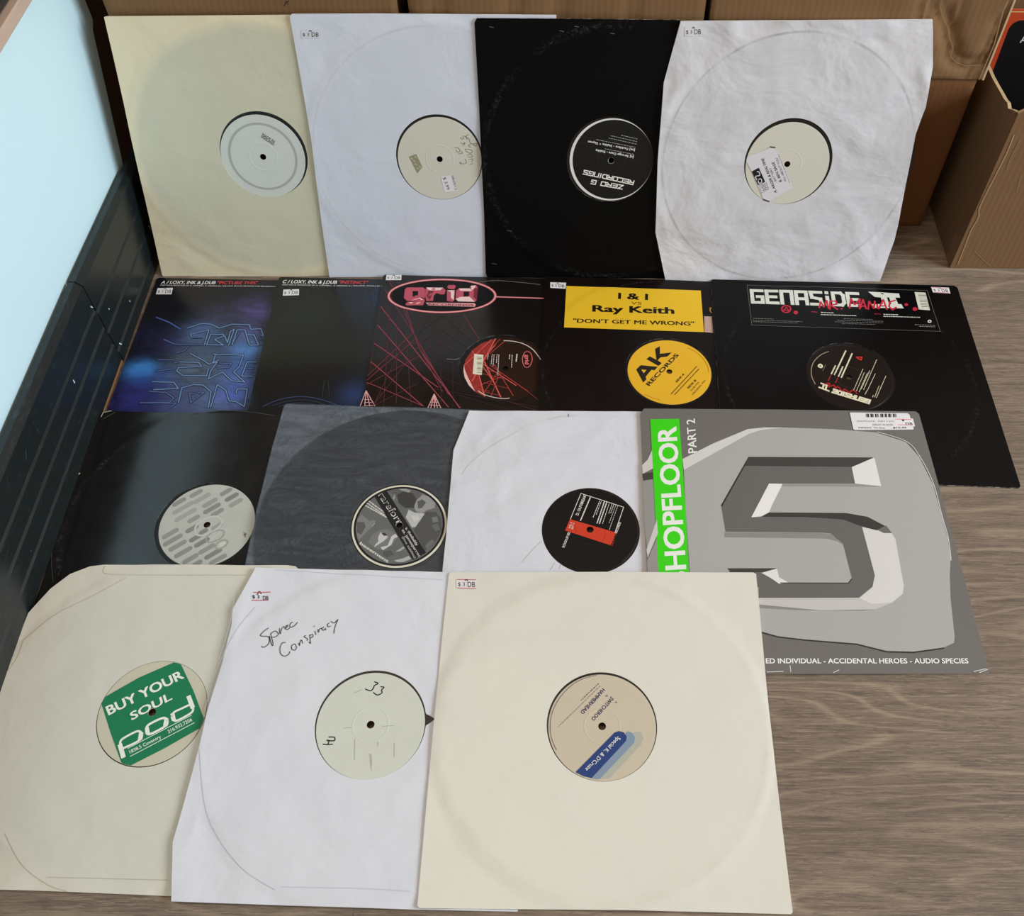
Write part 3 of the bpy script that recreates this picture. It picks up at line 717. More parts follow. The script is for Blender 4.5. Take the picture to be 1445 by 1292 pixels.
q = Print(fr, HB+LH, off=rec); q.crop(1040, 150, .1161); q.clip = .0499; q.z0 = LH+.0004
q.poly([(118, 605), (370, 520), (395, 492), (500, 545), (560, 700), (685, 990), (520, 1080), (390, 1152), (320, 1130), (285, 1040), (200, 840), (112, 665)][::-1], (218, 216, 222), 0)
k_ = (28, 28, 32)
q.text('A. ARGER & REALTIME', (486, 1045), (325, 628), (452, 1052), k_, .03); q.text('BATTERY', (480, 905), (415, 742), (452, 912), (70, 70, 74), .005)
q.text('B. BEN SAGE', (545, 910), (450, 672), (514, 920), k_, .03); q.text('ALL ABOUT YOU', (600, 908), (492, 622), (572, 916), (50, 50, 54), .005)
q.micro((640, 925), (500, 575), 8, (110, 110, 114))
q.poly([(178, 790), (265, 743), (342, 915), (255, 957)][::-1], k_, 1)
q.curve([(225, 805), (260, 790), (275, 835), (225, 850), (240, 890)], .0011, (215, 213, 220), 2); q.curve([(255, 900), (270, 935), (300, 915), (290, 880), (262, 885)], .0011, (215, 213, 220), 2)
q.line([(225, 785), (235, 808)], .002, k_, 3)
q.line([(270, 960), (355, 925), (385, 1005), (300, 1052)], .0004, (90, 90, 94), 1, closed=True)
for i in range(4): q.line([(290+i*8, 968+i*18), (345+i*8, 945+i*18)], .0008, (70, 70, 74), 1)
q.line([(400, 492), (465, 497)], .0013, k_, 1); q.line([(320, 1130), (390, 1155)], .0016, (70, 66, 70), 1)
q.build('printed_sticker', l)

# ---- second row, flat ----
def flat_outline(fr, te, tl, low, W=.315, extra=None):
    a = fr.uv(tl, te)
    return [(a[0]+.0025, a[1])] + [(W-.002, a[1]), (W, a[1]-.002), (W, .002), (W-.002, 0)] + ol(fr, te, [lowleft(fr, te, tl, low, .0)]) + [(a[0], a[1]-.0025)]
# blue art sleeve
fr = FR['pt']; t = .0022
n = N('blue_smoke_print'); co = n.coord(); uvp = lambda x, y: fr.uv((150+x*.1592, 385+y*.1592), .002)
acc = None; tot = None
blobs = [(310, 860, .0135, 1.0, (62, 130, 205)), (300, 960, .012, .5, (50, 80, 160)), (1215, 680, .014, .9, (84, 140, 215)), (1180, 820, .014, .5, (70, 110, 190)), (850, 530, .016, .6, (92, 118, 178)), (1250, 540, .013, .5, (96, 104, 175)),
         (1340, 340, .022, .4, (92, 82, 150)), (980, 360, .018, .25, (70, 66, 110)), (150, 1110, .020, .45, (52, 46, 110)), (540, 920, .014, .5, (62, 92, 170)), (1150, 950, .02, .55, (84, 110, 185)), (580, 640, .013, .4, (54, 48, 112)),
         (390, 560, .022, .25, (44, 42, 90)), (1000, 1130, .03, .5, (92, 108, 160)), (1120, 1080, .014, .5, (80, 100, 190)), (560, 1120, .026, .45, (66, 70, 140)), (800, 820, .026, .6, (84, 98, 122)), (1000, 640, .03, .5, (70, 84, 120)), (260, 1120, .02, .4, (48, 52, 130))]
c = n.mix(n.noise(co, 10, 3), lin((8, 8, 14)), lin((26, 27, 36)))
wv = n.noise(n.coord((1, 2.2, 1)), 22, 5, .65, 2.0)
for x, y, s_, am, bc in blobs:
    d = n.dist(co, uvp(x, y), (s_*1.3, s_)); e = n.math('EXPONENT', n.math('MULTIPLY', n.math('MULTIPLY', d, d), -1))
    f = n.math('MULTIPLY', n.math('MULTIPLY', e, am*1.35), n.math('MULTIPLY_ADD', wv, 2.6, -.35)); nd = n.node('ShaderNodeClamp'); n.link(f, nd.inputs[0])
    c = n.mix(nd.outputs[0], c, lin(bc))
n.color(c); n.set(Roughness=.24); n.b.inputs['Specular IOR Level'].default_value = .6
def header(p, cv, t1, t2, x_, dx, dy):
    p.conv = cv
so, sf = sleeve(fr, flat_outline(fr, .0011, (222, 392), (151, 578)), [n.m, worn_edge.m], 'dark sleeve with blue smoky lettering art beside the black skirting', t, .0016, None, 0, (.157, .157), seed=5, K=30)
p = Print(fr, t, surf=sf).crop(150, 385, .1592); wt_ = (228, 226, 226)
p.text('A / LOXY, INK & J.DUB', (485, 93), (966, 97), (490, 66), wt_, .03, .25); p.text('"PICTURE THIS"', (985, 98), (1345, 101), (988, 70), (214, 74, 84), .02, .2)
p.text('WRITTEN & PRODUCED BY A. CAMPBELL, G. HENMAN & J. WILLIAMS. (P) & (C) ARCHITECTURE RECORDINGS', (476, 111), (1500, 126), (478, 101), (206, 204, 206), .02, .15)
p.build('title_lettering', so)
g = (126, 162, 214); g2 = (98, 122, 178); q = Print(fr, t, surf=sf).crop(150, 385, .1592)
for L, c_ in (([(440, 390), (560, 440), (660, 500)], (88, 120, 200)), ([(760, 570), (745, 545), (910, 505), (870, 640)], g), ([(640, 635), (870, 640)], g2), ([(760, 575), (850, 575)], g2), ([(720, 490), (840, 450), (930, 455), (1000, 490), (1120, 455), (1270, 460), (1280, 500), (1370, 495), (1395, 560), (1370, 550)], g),
    ([(890, 638), (925, 545), (1035, 545), (1045, 560), (960, 590), (1040, 640), (890, 638)], g), ([(1050, 560), (1075, 620), (1100, 520), (1135, 500), (1085, 640)], g), ([(1115, 640), (1160, 505), (1230, 505), (1270, 640)], g), ([(1250, 545), (1310, 550), (1350, 640), (1275, 642)], g), ([(1130, 605), (1180, 530)], g2),
    ([(620, 710), (690, 690), (730, 650)], g2), ([(745, 715), (870, 780), (910, 810), (1000, 770)], g), ([(650, 790), (820, 795), (845, 830), (640, 840), (625, 870), (680, 910), (890, 912), (905, 850)], g), ([(950, 720), (1215, 730), (1180, 830), (1130, 880), (1230, 970), (1110, 955), (1030, 880), (905, 940), (925, 870), (985, 790), (945, 800), (970, 720)], g),
    ([(1000, 800), (1110, 805), (1080, 840), (980, 845)], g2), ([(1330, 790), (1250, 790), (1200, 915), (1300, 915)], g), ([(1235, 850), (1310, 845)], g2), ([(410, 965), (600, 970), (640, 1025), (420, 1035)], g), ([(380, 1050), (530, 1060), (600, 1110), (560, 1150), (380, 1150)], g2),
    ([(640, 1150), (670, 1020), (770, 990), (860, 995), (930, 1055), (905, 1195)], g), ([(740, 1070), (870, 1060), (800, 1110), (750, 1150), (740, 1075)], g2), ([(925, 1190), (985, 990), (1060, 1040), (1090, 1135), (1150, 1140), (1225, 1185), (1250, 1030), (1160, 1030), (1150, 1070)], g), ([(300, 1150), (620, 1155), (560, 1195)], g2), ([(460, 770), (600, 770)], g2), ([(450, 870), (600, 850)], g2), ([(600, 800), (640, 790)], g2), ([(510, 590), (600, 630), (650, 635)], g2)):
    q.line(L, .0007, c_, 2); q.line(L, .0015, tuple(int(x*.62) for x in c_), 1); q.line(L, .0030, tuple(int(x*.36) for x in c_), 0)
q.build('printed_artwork', so)
price(fr, .002, [(222.4, 406.3), (244, 405.8), (242, 415), (220, 415)], so, sf, 1, (226, 226, 228))
# second one of the pair
fr = FR['inst']; n = N('dark_green_grey_print'); co = n.coord(); c = n.mix(n.noise(co, 5, 3), lin((14, 16, 15)), lin((24, 26, 24)))
for x, y, s_, am, bc in ((800, 1140, .020, .75, (42, 66, 112)), (950, 230, .03, .45, (40, 52, 74)), (400, 330, .05, .3, (36, 42, 44)), (900, 900, .02, .2, (30, 38, 56)), (300, 1190, .05, .3, (24, 30, 44))):
    u_, v_ = fr.uv((380+x*.1509, 385+y*.1509), .002); d = n.dist(co, (u_, v_), (s_, s_)); e = n.math('EXPONENT', n.math('MULTIPLY', n.math('MULTIPLY', d, d), -1)); c = n.mix(n.math('MULTIPLY', e, am), c, lin(bc))
n.color(c); n.set(Roughness=.2); n.b.inputs['Specular IOR Level'].default_value = .6
n.bump(n.noise(n.coord((6, 1, 1)), 40, 4, .7), .12, .0006)
so, sf = sleeve(fr, flat_outline(fr, .0011, (394, 391), (351, 574)), [n.m, worn_edge.m], 'near-black glossy sleeve with faint blue arcs between the blue art and red line-art sleeves', t, .0016, None, 0, (.157, .157), seed=6, K=30)
p = Print(fr, t, surf=sf).crop(380, 385, .1509)
p.text('C / LOXY, INK & J.DUB', (125, 93), (630, 100), (130, 62), wt_, .03, .25); p.text('"INSTINCT"', (652, 97), (925, 103), (656, 68), (214, 74, 84), .02, .2); p.text('WRITTEN & PRODUCED BY A. CAMPBELL, G. HENMAN & J. WILLIAMS. VOCALS BY MC', (118, 114), (1080, 130), (120, 103), (206, 204, 206), .02, .15)
p.build('title_lettering', so)
q = Print(fr, t, surf=sf).crop(380, 385, .1509); a1 = (52, 66, 102)
q.curve([(-60, 1250), (60, 1195), (190, 1165), (330, 1158), (470, 1180), (600, 1222), (700, 1270)], .0012, a1); q.curve([(30, 1240), (150, 1205), (300, 1188), (440, 1205), (560, 1250)], .0009, (44, 54, 84)); q.curve([(90, 1250), (200, 1222), (320, 1215), (430, 1235)], .0009, (44, 54, 84))
q.curve([(1000, 130), (975, 190), (978, 280), (1020, 385)], .0009, a1); q.curve([(1020, 130), (1000, 190), (1003, 270), (1040, 360)], .0009, a1); q.curve([(1045, 140), (1025, 195), (1028, 260), (1050, 320)], .0009, (44, 56, 90))
q.build('printed_artwork', so)
q = Print(fr, t, surf=sf).crop(380, 385, .1509)
for a, b in (((660, 320), (648, 390)), ((600, 250), (590, 330)), ((515, 1005), (495, 1160)), ((552, 1010), (560, 1160)), ((350, 180), (352, 210)), ((300, 400), (340, 405)), ((740, 340), (735, 400)), ((870, 180), (880, 260)), ((905, 160), (912, 240))): q.line([a, b], .0003, (70, 72, 72), 1)
q.build('scratch', so)
price(fr, .002, [(399.9, 408.4), (422, 407.8), (421.8, 416.2), (399, 417)], so, sf, 1, (226, 226, 228))
# red line-art sleeve
fr = FR['grid']; rec = fr.uv((712.9, 519.8), HB+LH); hol = fr.uv((709.5, 518.4), t)
n = black_card('gloss_black_card', (13, 12, 13), .18, .7, ring=(rec[0], rec[1], .150, .002, .5), scuff=.4, col2=(20, 13, 12))
so, sf = sleeve(fr, flat_outline(fr, .0011, (541, 387.8), (512.5, 571)), [n.m, worn_edge.m], 'black die-cut sleeve with pink line art and a metallic-look oval logo', t, .0016, hol, .0525, rec, seed=7, K=34)
p = Print(fr, t, surf=sf).crop(500, 370, .2076)
def inside(q_): return True
pk = [(150, 64, 76), (116, 50, 62), (88, 42, 52), (60, 40, 46)]
LN = [((180, 300), (720, 990), 0, .9), ((158, 425), (640, 985), 0, .9), ((135, 550), (570, 850), 0, .9), ((112, 675), (466, 975), 0, .9), ((85, 815), (470, 978), 0, .7), ((205, 180), (400, 480), 1, .7), ((400, 480), (640, 900), 1, .9), ((330, 300), (450, 600), 1, .8), ((450, 600), (715, 990), 0, .9), ((240, 130), (330, 310), 1, .7), ((350, 305), (430, 560), 1, .6), ((430, 560), (600, 880), 1, .7),
      ((180, 300), (100, 760), 2, .4), ((240, 330), (200, 960), 2, .5), ((290, 360), (285, 960), 2, .5), ((345, 330), (385, 970), 2, .4), ((265, 120), (215, 640), 2, .4), ((90, 770), (400, 480), 1, .8), ((400, 480), (480, 355), 2, .5), ((85, 800), (420, 520), 1, .8), ((420, 520), (520, 355), 3, .5), ((130, 970), (480, 520), 2, .6), ((85, 830), (440, 640), 1, .6), ((140, 970), (420, 830), 2, .6), ((130, 975), (330, 560), 2, .6),
      ((590, 455), (590, 960), 3, .5), ((590, 455), (400, 580), 3, .6), ((590, 455), (760, 575), 3, .6), ((575, 550), (430, 630), 2, .6), ((575, 550), (700, 612), 2, .6), ((600, 360), (480, 450), 3, .5), ((600, 360), (800, 540), 3, .5), ((565, 660), (700, 700), 3, .4), ((700, 355), (790, 505), 2, .6), ((745, 360), (850, 525), 1, .8), ((560, 770), (720, 830), 3, .5), ((530, 860), (1250, 985), 3, .5), ((700, 900), (1040, 1000), 3, .5), ((1180, 880), (1250, 935), 1, .7), ((1060, 950), (1240, 1010), 2, .5), ((500, 370), (500, 600), 3, .3), ((670, 360), (670, 990), 3, .4), ((715, 370), (720, 520), 3, .3)]
for a, b, ci, w in LN: p.line([a, b], w*.0013, pk[ci], 1)
fanc = (232, 170, 170)
for x in (-20, 10, 45, 80): p.line([(60+x, 975), (80, 870)], .0008, fanc, 1)
for x in (500, 520, 545, 565, 588): p.line([(x, 990), (543, 895)], .0009, fanc, 1)
for y in (930, 950, 970): p.line([(543-(y-895)*.45, y), (543+(y-895)*.45, y+3)], .0007, fanc, 1); p.line([(68, y), (80+(y-870)*.5, y+2)], .0007, fanc, 1)
p.line([(630, 658), (690, 662), (715, 652)], .0006, (150, 150, 150), 1)
q = p
q.crop(500, 380, .18685)
ell = [(662+403*math.cos(a*math.pi/40), 200+125*math.sin(a*math.pi/40)+ (0)) for a in range(80)]
q.poly([(x, y) for x, y in ell], (13, 12, 13), .5); q.line(ell, .0034, (190, 92, 100), 2, closed=True); q.line(ell, .0014, (236, 176, 178), 3, closed=True)
q.line([(1065, 208), (1434, 220)], .0022, (190, 92, 100), 2); q.line([(1065, 208), (1434, 220)], .0008, (236, 176, 178), 3)
mid, hi_, lo_ = (188, 84, 102), (240, 206, 204), (120, 44, 60)
bl = [2.0]
def bev(outer, c_): bl[0] += .12; q.poly(outer[::-1], c_, bl[0])
# g r i d in faceted capitals of three tones
bev([(395, 135), (520, 135), (535, 150), (533, 235), (520, 272), (398, 272), (385, 262), (400, 245), (480, 240), (395, 235), (375, 215), (380, 155)], mid)
bev([(395, 135), (520, 135), (500, 160), (420, 158)], hi_); bev([(385, 262), (400, 246), (500, 250), (520, 272), (398, 272)], hi_); bev([(375, 215), (400, 205), (480, 205), (525, 230), (395, 235)], hi_); bev([(500, 160), (520, 135), (535, 150), (533, 235), (505, 220)], lo_); bev([(440, 162), (482, 162), (480, 205), (440, 205)], (16, 14, 16))
bev([(545, 135), (670, 138), (690, 160), (680, 190), (650, 190), (620, 180), (600, 200), (595, 238), (545, 240), (535, 200), (538, 150)], mid); bev([(545, 135), (670, 138), (650, 158), (560, 158)], hi_); bev([(560, 158), (600, 162), (570, 235), (545, 200)], lo_)
bev([(710, 120), (755, 118), (768, 130), (755, 150), (715, 150), (700, 135)], mid); bev([(712, 122), (755, 120), (745, 132), (718, 133)], hi_); bev([(700, 160), (760, 158), (755, 235), (740, 245), (700, 240)], mid); bev([(730, 175), (755, 165), (750, 235), (730, 215)], hi_); bev([(700, 160), (760, 158), (735, 175)], hi_)
bev([(790, 145), (870, 145), (880, 125), (920, 122), (935, 140), (925, 235), (910, 246), (785, 243), (765, 225), (770, 160)], mid); bev([(790, 145), (870, 145), (890, 165), (800, 163)], hi_); bev([(880, 125), (920, 122), (905, 145), (885, 160)], hi_); bev([(905, 145), (935, 140), (925, 235), (900, 210)], lo_); bev([(765, 225), (800, 210), (870, 208), (910, 246), (785, 243)], hi_); bev([(825, 170), (868, 170), (866, 205), (825, 205)], (16, 14, 16))
bev([(540, 252), (905, 256), (918, 268), (910, 284), (560, 274)], (226, 160, 164)); q.text('RECORDINGS', (560, 272), (900, 280), (560, 256), (120, 50, 60), .02, layer=7)
q.build('printed_artwork', so)
p = Print(fr, t, surf=sf); p.curve([(676, 397.5), (700, 396), (726, 397.5), (762, 401.5)], .0006, (140, 130, 122)); p.build('ring_wear', so)
price(fr, .002, [(545.3, 387.8), (566.6, 387.8), (566.2, 395), (544.4, 395)], so, sf, 1, (226, 226, 228))
r, l, p = record(fr, rec, 'record with dark brown and red line-art label in the pink line-art sleeve', labmat('dark_brown_label', (44, 27, 20), rough=.35), HB)
p.crop(635, 465, .1038); p.clip = .0497
rs = (176, 62, 56)
p.poly([(625, 125), (560, 140), (420, 190), (300, 280), (210, 400), (170, 520), (180, 640), (240, 750), (340, 850), (470, 910), (400, 620), (470, 440), (540, 300)][::-1], (150, 48, 44), 0)
p.poly([(178, 470), (168, 560), (185, 650), (240, 760), (335, 850), (300, 760), (240, 640), (200, 540)][::-1], (236, 190, 180), 1)
for a, b, w in (((620, 125), (300, 700), 1.4), ((560, 140), (200, 480), 1), ((480, 170), (330, 420), .8), ((420, 190), (480, 330), .7), ((300, 290), (600, 720), 1), ((390, 600), (470, 910), 1.2), ((470, 440), (690, 920), 1.3), ((450, 470), (900, 760), 1), ((540, 480), (1060, 840), .9), ((600, 470), (860, 900), .8), ((440, 600), (700, 660), .7), ((440, 540), (640, 580), .7), ((320, 790), (700, 640), .8), ((460, 860), (640, 600), .7), ((560, 900), (650, 660), .7), ((340, 800), (540, 840), .6), ((240, 480), (330, 620), .8), ((620, 200), (440, 420), 1), ((740, 160), (540, 330), .9), ((680, 130), (520, 300), .8), ((280, 640), (340, 420), .8), ((480, 850), (700, 900), .6), ((460, 720), (800, 800), .5)):
    p.line([a, b], .0011*w, (212, 92, 84) if w > .9 else rs, 1.5)
p.poly([(330, 330), (455, 345), (432, 618), (310, 605)][::-1], (224, 220, 196), 2.5)
for i in range(20):
    y = 365+i*11.5
    if i % 6 != 5: p.line([(368, y), (430, y+6)], .0002+.0005*((i*7) % 3)/2, (30, 28, 24), 3.5)
for a, b, h_ in (((520, 335), (510, 405), 9), ((575, 335), (560, 470), 9), ((600, 340), (585, 500), 9), ((640, 335), (630, 460), 9), ((665, 340), (650, 625), 9), ((812, 340), (808, 400), 12), ((845, 345), (838, 515), 10), ((910, 335), (900, 435), 18)): p.micro(a, b, h_, (222, 212, 206), 3)
p.curve([(985, 400), (1010, 320), (1050, 298), (1095, 320), (1118, 400), (1095, 480), (1050, 515), (1005, 490)], .0009, (216, 110, 112), 3, closed=True)
p.text('grid', (1025, 345), (1020, 470), (1080, 345), (216, 110, 112), .05, layer=3)
p.curve([(730, 150), (860, 160), (1000, 195), (1130, 275), (1235, 410)], .0012, (206, 196, 190), 3); p.curve([(380, 832), (470, 885), (600, 922), (720, 938), (810, 932)], .0011, (206, 196, 190), 3)
p.build('label_lettering', l)
# yellow-stickered sleeve
fr = FR['ak']; rec = fr.uv((944.6, 524.1), HB+LH); hol = fr.uv((944.1, 523.6), t)
n = black_card('brown_black_card', (15, 8, 8), .35, .25, ring=(rec[0], rec[1], .151, .003, .4), scuff=.3)
so, sf = sleeve(fr, flat_outline(fr, .0011, (769, 389.8), (760, 580)), [n.m, worn_edge.m], 'brown-black die-cut sleeve with a yellow title sticker', t, .0016, hol, .0525, rec, seed=8, K=34)
p = Print(fr, t, surf=sf).crop(750, 370, .2007); p.z0 = .0003
p.poly([(245, 165), (1190, 200), (1212, 492), (229, 459)][::-1], (232, 188, 42), 0)
p.rough = .35; kk = (30, 24, 14)
p.text('I & I', (612, 258), (815, 266), (614, 214), kk, .04); p.text('VS', (700, 297), (773, 300), (701, 277), (60, 48, 24), 0)
p.text('Ray Keith', (432, 347), (1000, 363), (433, 300), kk, .045); p.text('"DON\'T GET ME WRONG"', (293, 424), (1143, 446), (295, 396), kk, .03)
p.build('title_sticker', so, 'yellow title sticker with black lettering')
p = Print(fr, t, surf=sf).crop(750, 370, .2007); p.poly([(1214, 380), (1268, 382), (1277, 497), (1216, 491)][::-1], (188, 158, 146)); p.line([(1252, 320), (1266, 322), (1254, 332), (1258, 345), (1266, 356)], .0012, (206, 160, 50)); p.line_uv([(.3135, .305), (.3135, .002)], .0004, (120, 110, 100)); 
p.build('printed_patch', so)
price(fr, .002, [(776.5, 398), (799, 398.7), (798, 407.2), (776.5, 405.9)], so, sf, 1, (226, 226, 228))
r, l, p = record(fr, rec, 'record with bright yellow label in the yellow-stickered sleeve', labmat('yellow_label', (228, 176, 40), (236, 184, 52), .4), HB)
p.crop(875, 470, .0969); p.clip = .0497; kk = (36, 30, 24)
p.poly([(235, 528), (302, 465), (548, 490), (505, 538), (455, 535), (372, 635), (383, 675), (337, 718)][::-1], kk, 0); p.poly([(308, 530), (385, 535), (345, 584)][::-1], (228, 176, 40), 1)
p.poly([(385, 378), (432, 338), (530, 388), (510, 230), (578, 190), (582, 300), (752, 280), (690, 340), (590, 352), (548, 395), (606, 437), (560, 478)][::-1], kk, 0)
p.text('RECORDS', (428, 768), (858, 322), (372, 738), kk, .03, layer=1); p.text('SIDE A', (826, 722), (942, 600), (805, 700), kk, .04)
for a, b in (((745, 885), (1120, 480)), ((795, 895), (1150, 520))): p.micro(a, b, 14, (88, 66, 30), 1, .9)
p.text('SIDE B', (996, 812), (1112, 690), (975, 792), kk, .04); p.text('DUB MIX', (1042, 845), (1158, 715), (1022, 830), (70, 52, 24), 0); p.text('ORIGINAL MIX', (1062, 905), (1252, 690), (1040, 890), (70, 52, 24), 0)
p.curve([(990, 215), (1100, 270), (1200, 360), (1270, 470), (1290, 570)], .0007, (188, 140, 30), 1); p.curve([(360, 890), (470, 940), (580, 970)], .0007, (188, 140, 30), 1)
p.build('label_lettering', l)
# black sleeve with block-letter sticker
fr = FR['gen']; rec = fr.uv((1198.3, 532.2), HB+LH); hol = fr.uv((1200.6, 530.0), t)
n = black_card('black_card_b', (6, 6, 7), .36, .2, ring=(rec[0], rec[1], .149, .004, .35), scuff=.5)
so, sf = sleeve(fr, ol(fr, .0011, P_((1003, 397), (1005.5, 394.3), (1180, 399), (1346, 403.2), (1351, 406), (1372.5, 475), (1405, 576), (1440, 686), (1438, 688.5), (1326.5, 684)))+[(.002, .004)]+ol(fr, .0011, P_((1015.5, 575))), [n.m, worn_edge.m],
   'black sleeve with white block-letter sticker at the right end of its row', t, .0016, hol, .0525, rec, seed=9, K=34)
p = Print(fr, t, surf=sf).crop(1040, 395, .21453); p.z0 = .0003; p.rough = .25
p.poly([(66, 33), (1252, 68), (1337, 339), (97, 299)][::-1], (10, 10, 11), 0); p.line([(66, 33), (1252, 68), (1337, 339), (97, 299)], .0004, (120, 120, 118), 1, closed=True)
wg = (216, 218, 208)
p.strokes('GENASiDE', (104, 147), (805, 170), (96, 68), wg, .0048, .46, 1)
p.poly([(862, 78), (1066, 88), (1072, 116), (1040, 116), (1060, 160), (1080, 160), (1097, 188), (890, 184), (880, 160), (960, 160), (945, 116), (905, 112)][::-1], wg, 1)
p.poly([(985, 116), (1000, 116), (1015, 160), (1000, 160)][::-1], (10, 10, 11), 2)
rd_ = (196, 44, 66)
for L in ([(540, 185), (550, 145), (570, 180), (590, 135), (602, 190)], [(610, 195), (612, 140), (650, 140), (655, 160), (615, 168), (662, 195)], [(682, 190), (692, 192)], [(740, 188), (748, 122), (775, 165), (808, 125), (800, 180)], [(806, 192), (828, 130), (850, 192)], [(812, 172), (846, 174)], [(862, 195), (868, 140), (900, 190), (906, 140)], [(920, 160), (924, 190)], [(930, 192), (962, 130), (985, 195)], [(940, 172), (980, 172)], [(1042, 135), (1005, 145), (1000, 175), (1020, 198), (1048, 180)]):
    p.line(L, .0022, rd_, 3)
circ = lambda x, y, r_: [(x+r_*math.cos(a*math.pi/10), y+r_*.8*math.sin(a*math.pi/10)) for a in range(20)]
p.line(circ(323, 192, 29), .0018, rd_, 1, closed=True); p.line([(305, 205), (325, 178), (340, 205), (310, 198)], .0012, rd_, 1)
for x, y, r_ in ((386, 215, 15), (1113, 163, 12), (1170, 192, 16)): p.poly(circ(x, y, r_)[::-1], rd_, 1)
p.poly([(1168, 78), (1240, 82), (1270, 198), (1195, 194)][::-1], (214, 214, 200), 1)
for i in range(16):
    y = 92+i*6.3; xo = (y-80)*.26
    if i % 5 != 4: p.line([(1188+xo, y), (1238+xo, y+2)], .0003+.0004*((i*5) % 3)/2, (20, 20, 20), 2)
for a, b, h_, c_ in (((490, 210), (525, 212), 6, rd_), ((552, 214), (635, 218), 6, wg), ((552, 229), (785, 236), 6, wg), ((905, 224), (945, 226), 5, rd_), ((963, 227), (1062, 230), 6, wg), ((963, 240), (1205, 247), 6, wg), ((700, 256), (895, 261), 3, (140, 140, 138)), ((660, 266), (960, 273), 3, (140, 140, 138)), ((645, 276), (960, 284), 3, (140, 140, 138)), ((690, 287), (910, 294), 3, (140, 140, 138)), ((105, 253), (240, 258), 3, (140, 140, 138)), ((105, 265), (430, 275), 3, (140, 140, 138)), ((105, 275), (400, 284), 3, (140, 140, 138)), ((1170, 295), (1305, 300), 3, (170, 170, 166)), ((1200, 306), (1305, 310), 3, (170, 170, 166))): p.micro(a, b, h_, c_)
p.poly(circ(1266, 273, 13)[::-1], wg, 1); p.poly(circ(1266, 273, 5)[::-1], (20, 20, 20), 2)
p.build('title_sticker', so, 'glossy black title sticker with white block lettering and red scrawl')
price(fr, .002, [(1314, 404.6), (1339, 405.6), (1341.2, 414), (1316.6, 412.4)], so, sf, 0)
r, l, p = record(fr, rec, 'record with dark brown label of small cream print in the block-lettered black sleeve', labmat('brown_black_label', (30, 21, 18), rough=.35), HB)
p.crop(1130, 475, .0969); p.clip = .0494; cw = (226, 218, 190)
p.strokes('GENASiDE', (1010, 925), (480, 765), (990, 972), cw, .0022, .42); p.line([(270, 738), (405, 790)], .0022, cw, 1, square=True); p.line([(300, 680), (395, 715)], .0022, cw, 1, square=True); p.line([(320, 750), (335, 695)], .0022, cw); p.line([(360, 765), (378, 710)], .0022, cw)
p.curve([(350, 690), (420, 680), (400, 730), (480, 705), (500, 750), (540, 725), (600, 790), (640, 765), (700, 810), (760, 780), (820, 830)], .0017, (168, 34, 38), 2)
for a, b, h_, c_ in (((443, 545), (505, 420), 20, cw), ((490, 555), (655, 205), 22, cw), ((548, 580), (612, 435), 20, cw), ((590, 595), (748, 245), 22, cw), ((400, 640), (435, 565), 16, (170, 44, 40)), ((505, 670), (540, 600), 16, (170, 44, 40)), ((770, 775), (905, 470), 9, cw), ((810, 790), (925, 520), 9, cw), ((850, 805), (970, 530), 9, cw), ((880, 760), (1005, 490), 9, cw), ((915, 770), (1105, 335), 9, cw), ((935, 840), (960, 790), 9, cw), ((965, 790), (1085, 540), 9, cw), ((1045, 880), (1055, 850), 9, cw), ((1075, 880), (1140, 715), 9, cw), ((1100, 890), (1240, 570), 9, cw), ((320, 495), (365, 405), 6, (150, 146, 130))): p.micro(a, b, h_, c_, 1, .95)
p.poly([(245, 420), (262, 398), (290, 392), (318, 412), (325, 440), (305, 458), (275, 455), (250, 440)][::-1], cw, 1); p.poly([(272, 422), (292, 418), (294, 436), (276, 436)][::-1], (60, 40, 30), 2)
p.line([(808, 300), (890, 298), (875, 340), (820, 310)], .0016, (206, 52, 42), 1)
p.curve([(405, 215), (300, 260), (200, 350), (155, 460), (160, 580), (210, 690)], .0008, (170, 160, 140), 1)
p.line_uv([(.0165*math.cos(a*math.pi/24), .0165*math.sin(a*math.pi/24)) for a in range(48)], .0005, (60, 48, 42), 1, closed=True)
p.build('label_lettering', l)

# ---- third row ----
fr = FR['blk']; rec = fr.uv((292.1, 740.1), HB+LH); hol = fr.uv((289.6, 740.6), t)
n = black_card('worn_black_card', (15, 15, 16), .2, 1.0, ring=(rec[0], rec[1], .151, .006, .6), scuff=.5)
a = fr.uv((142.4, 580), .0011)
so, sf = sleeve(fr, [(a[0]+.006, a[1]), (.313, a[1]), (.315, a[1]-.002), (.315, .002), (.313, 0), (.003, 0), (.001, .003)]+ol(fr, .0011, P_((75.6, 750)))[:0]+[(a[0]-.001, .2), (a[0], a[1]-.006)], [n.m, worn_edge.m],
   'worn glossy black sleeve beside the skirting in the third row', t, .0016, hol, .0525, rec, seed=10, K=34)
p = Print(fr, t, surf=sf).crop(0, 560, .2907)
p.line([(490, 95), (500, 75), (525, 68), (540, 66)], .0009, (190, 188, 180)); p.line([(500, 105), (560, 72)], .0005, (100, 98, 96)); p.line([(375, 365), (385, 372)], .0022, (190, 188, 180))
for L in ([(930, 85), (1000, 70), (1080, 66), (1200, 72), (1330, 90)], [(270, 600), (255, 700), (250, 800), (258, 900)]): p.curve(L, .0006, (74, 74, 72))
p.build('scuff_mark', so)
r, l, p = record(fr, rec, 'record with silver-grey pill-pattern label in the worn black sleeve', labmat('silver_grey_label', (178, 180, 172), (198, 199, 190), .4), HB)
p.crop(205, 675, .1142); p.clip = .0494
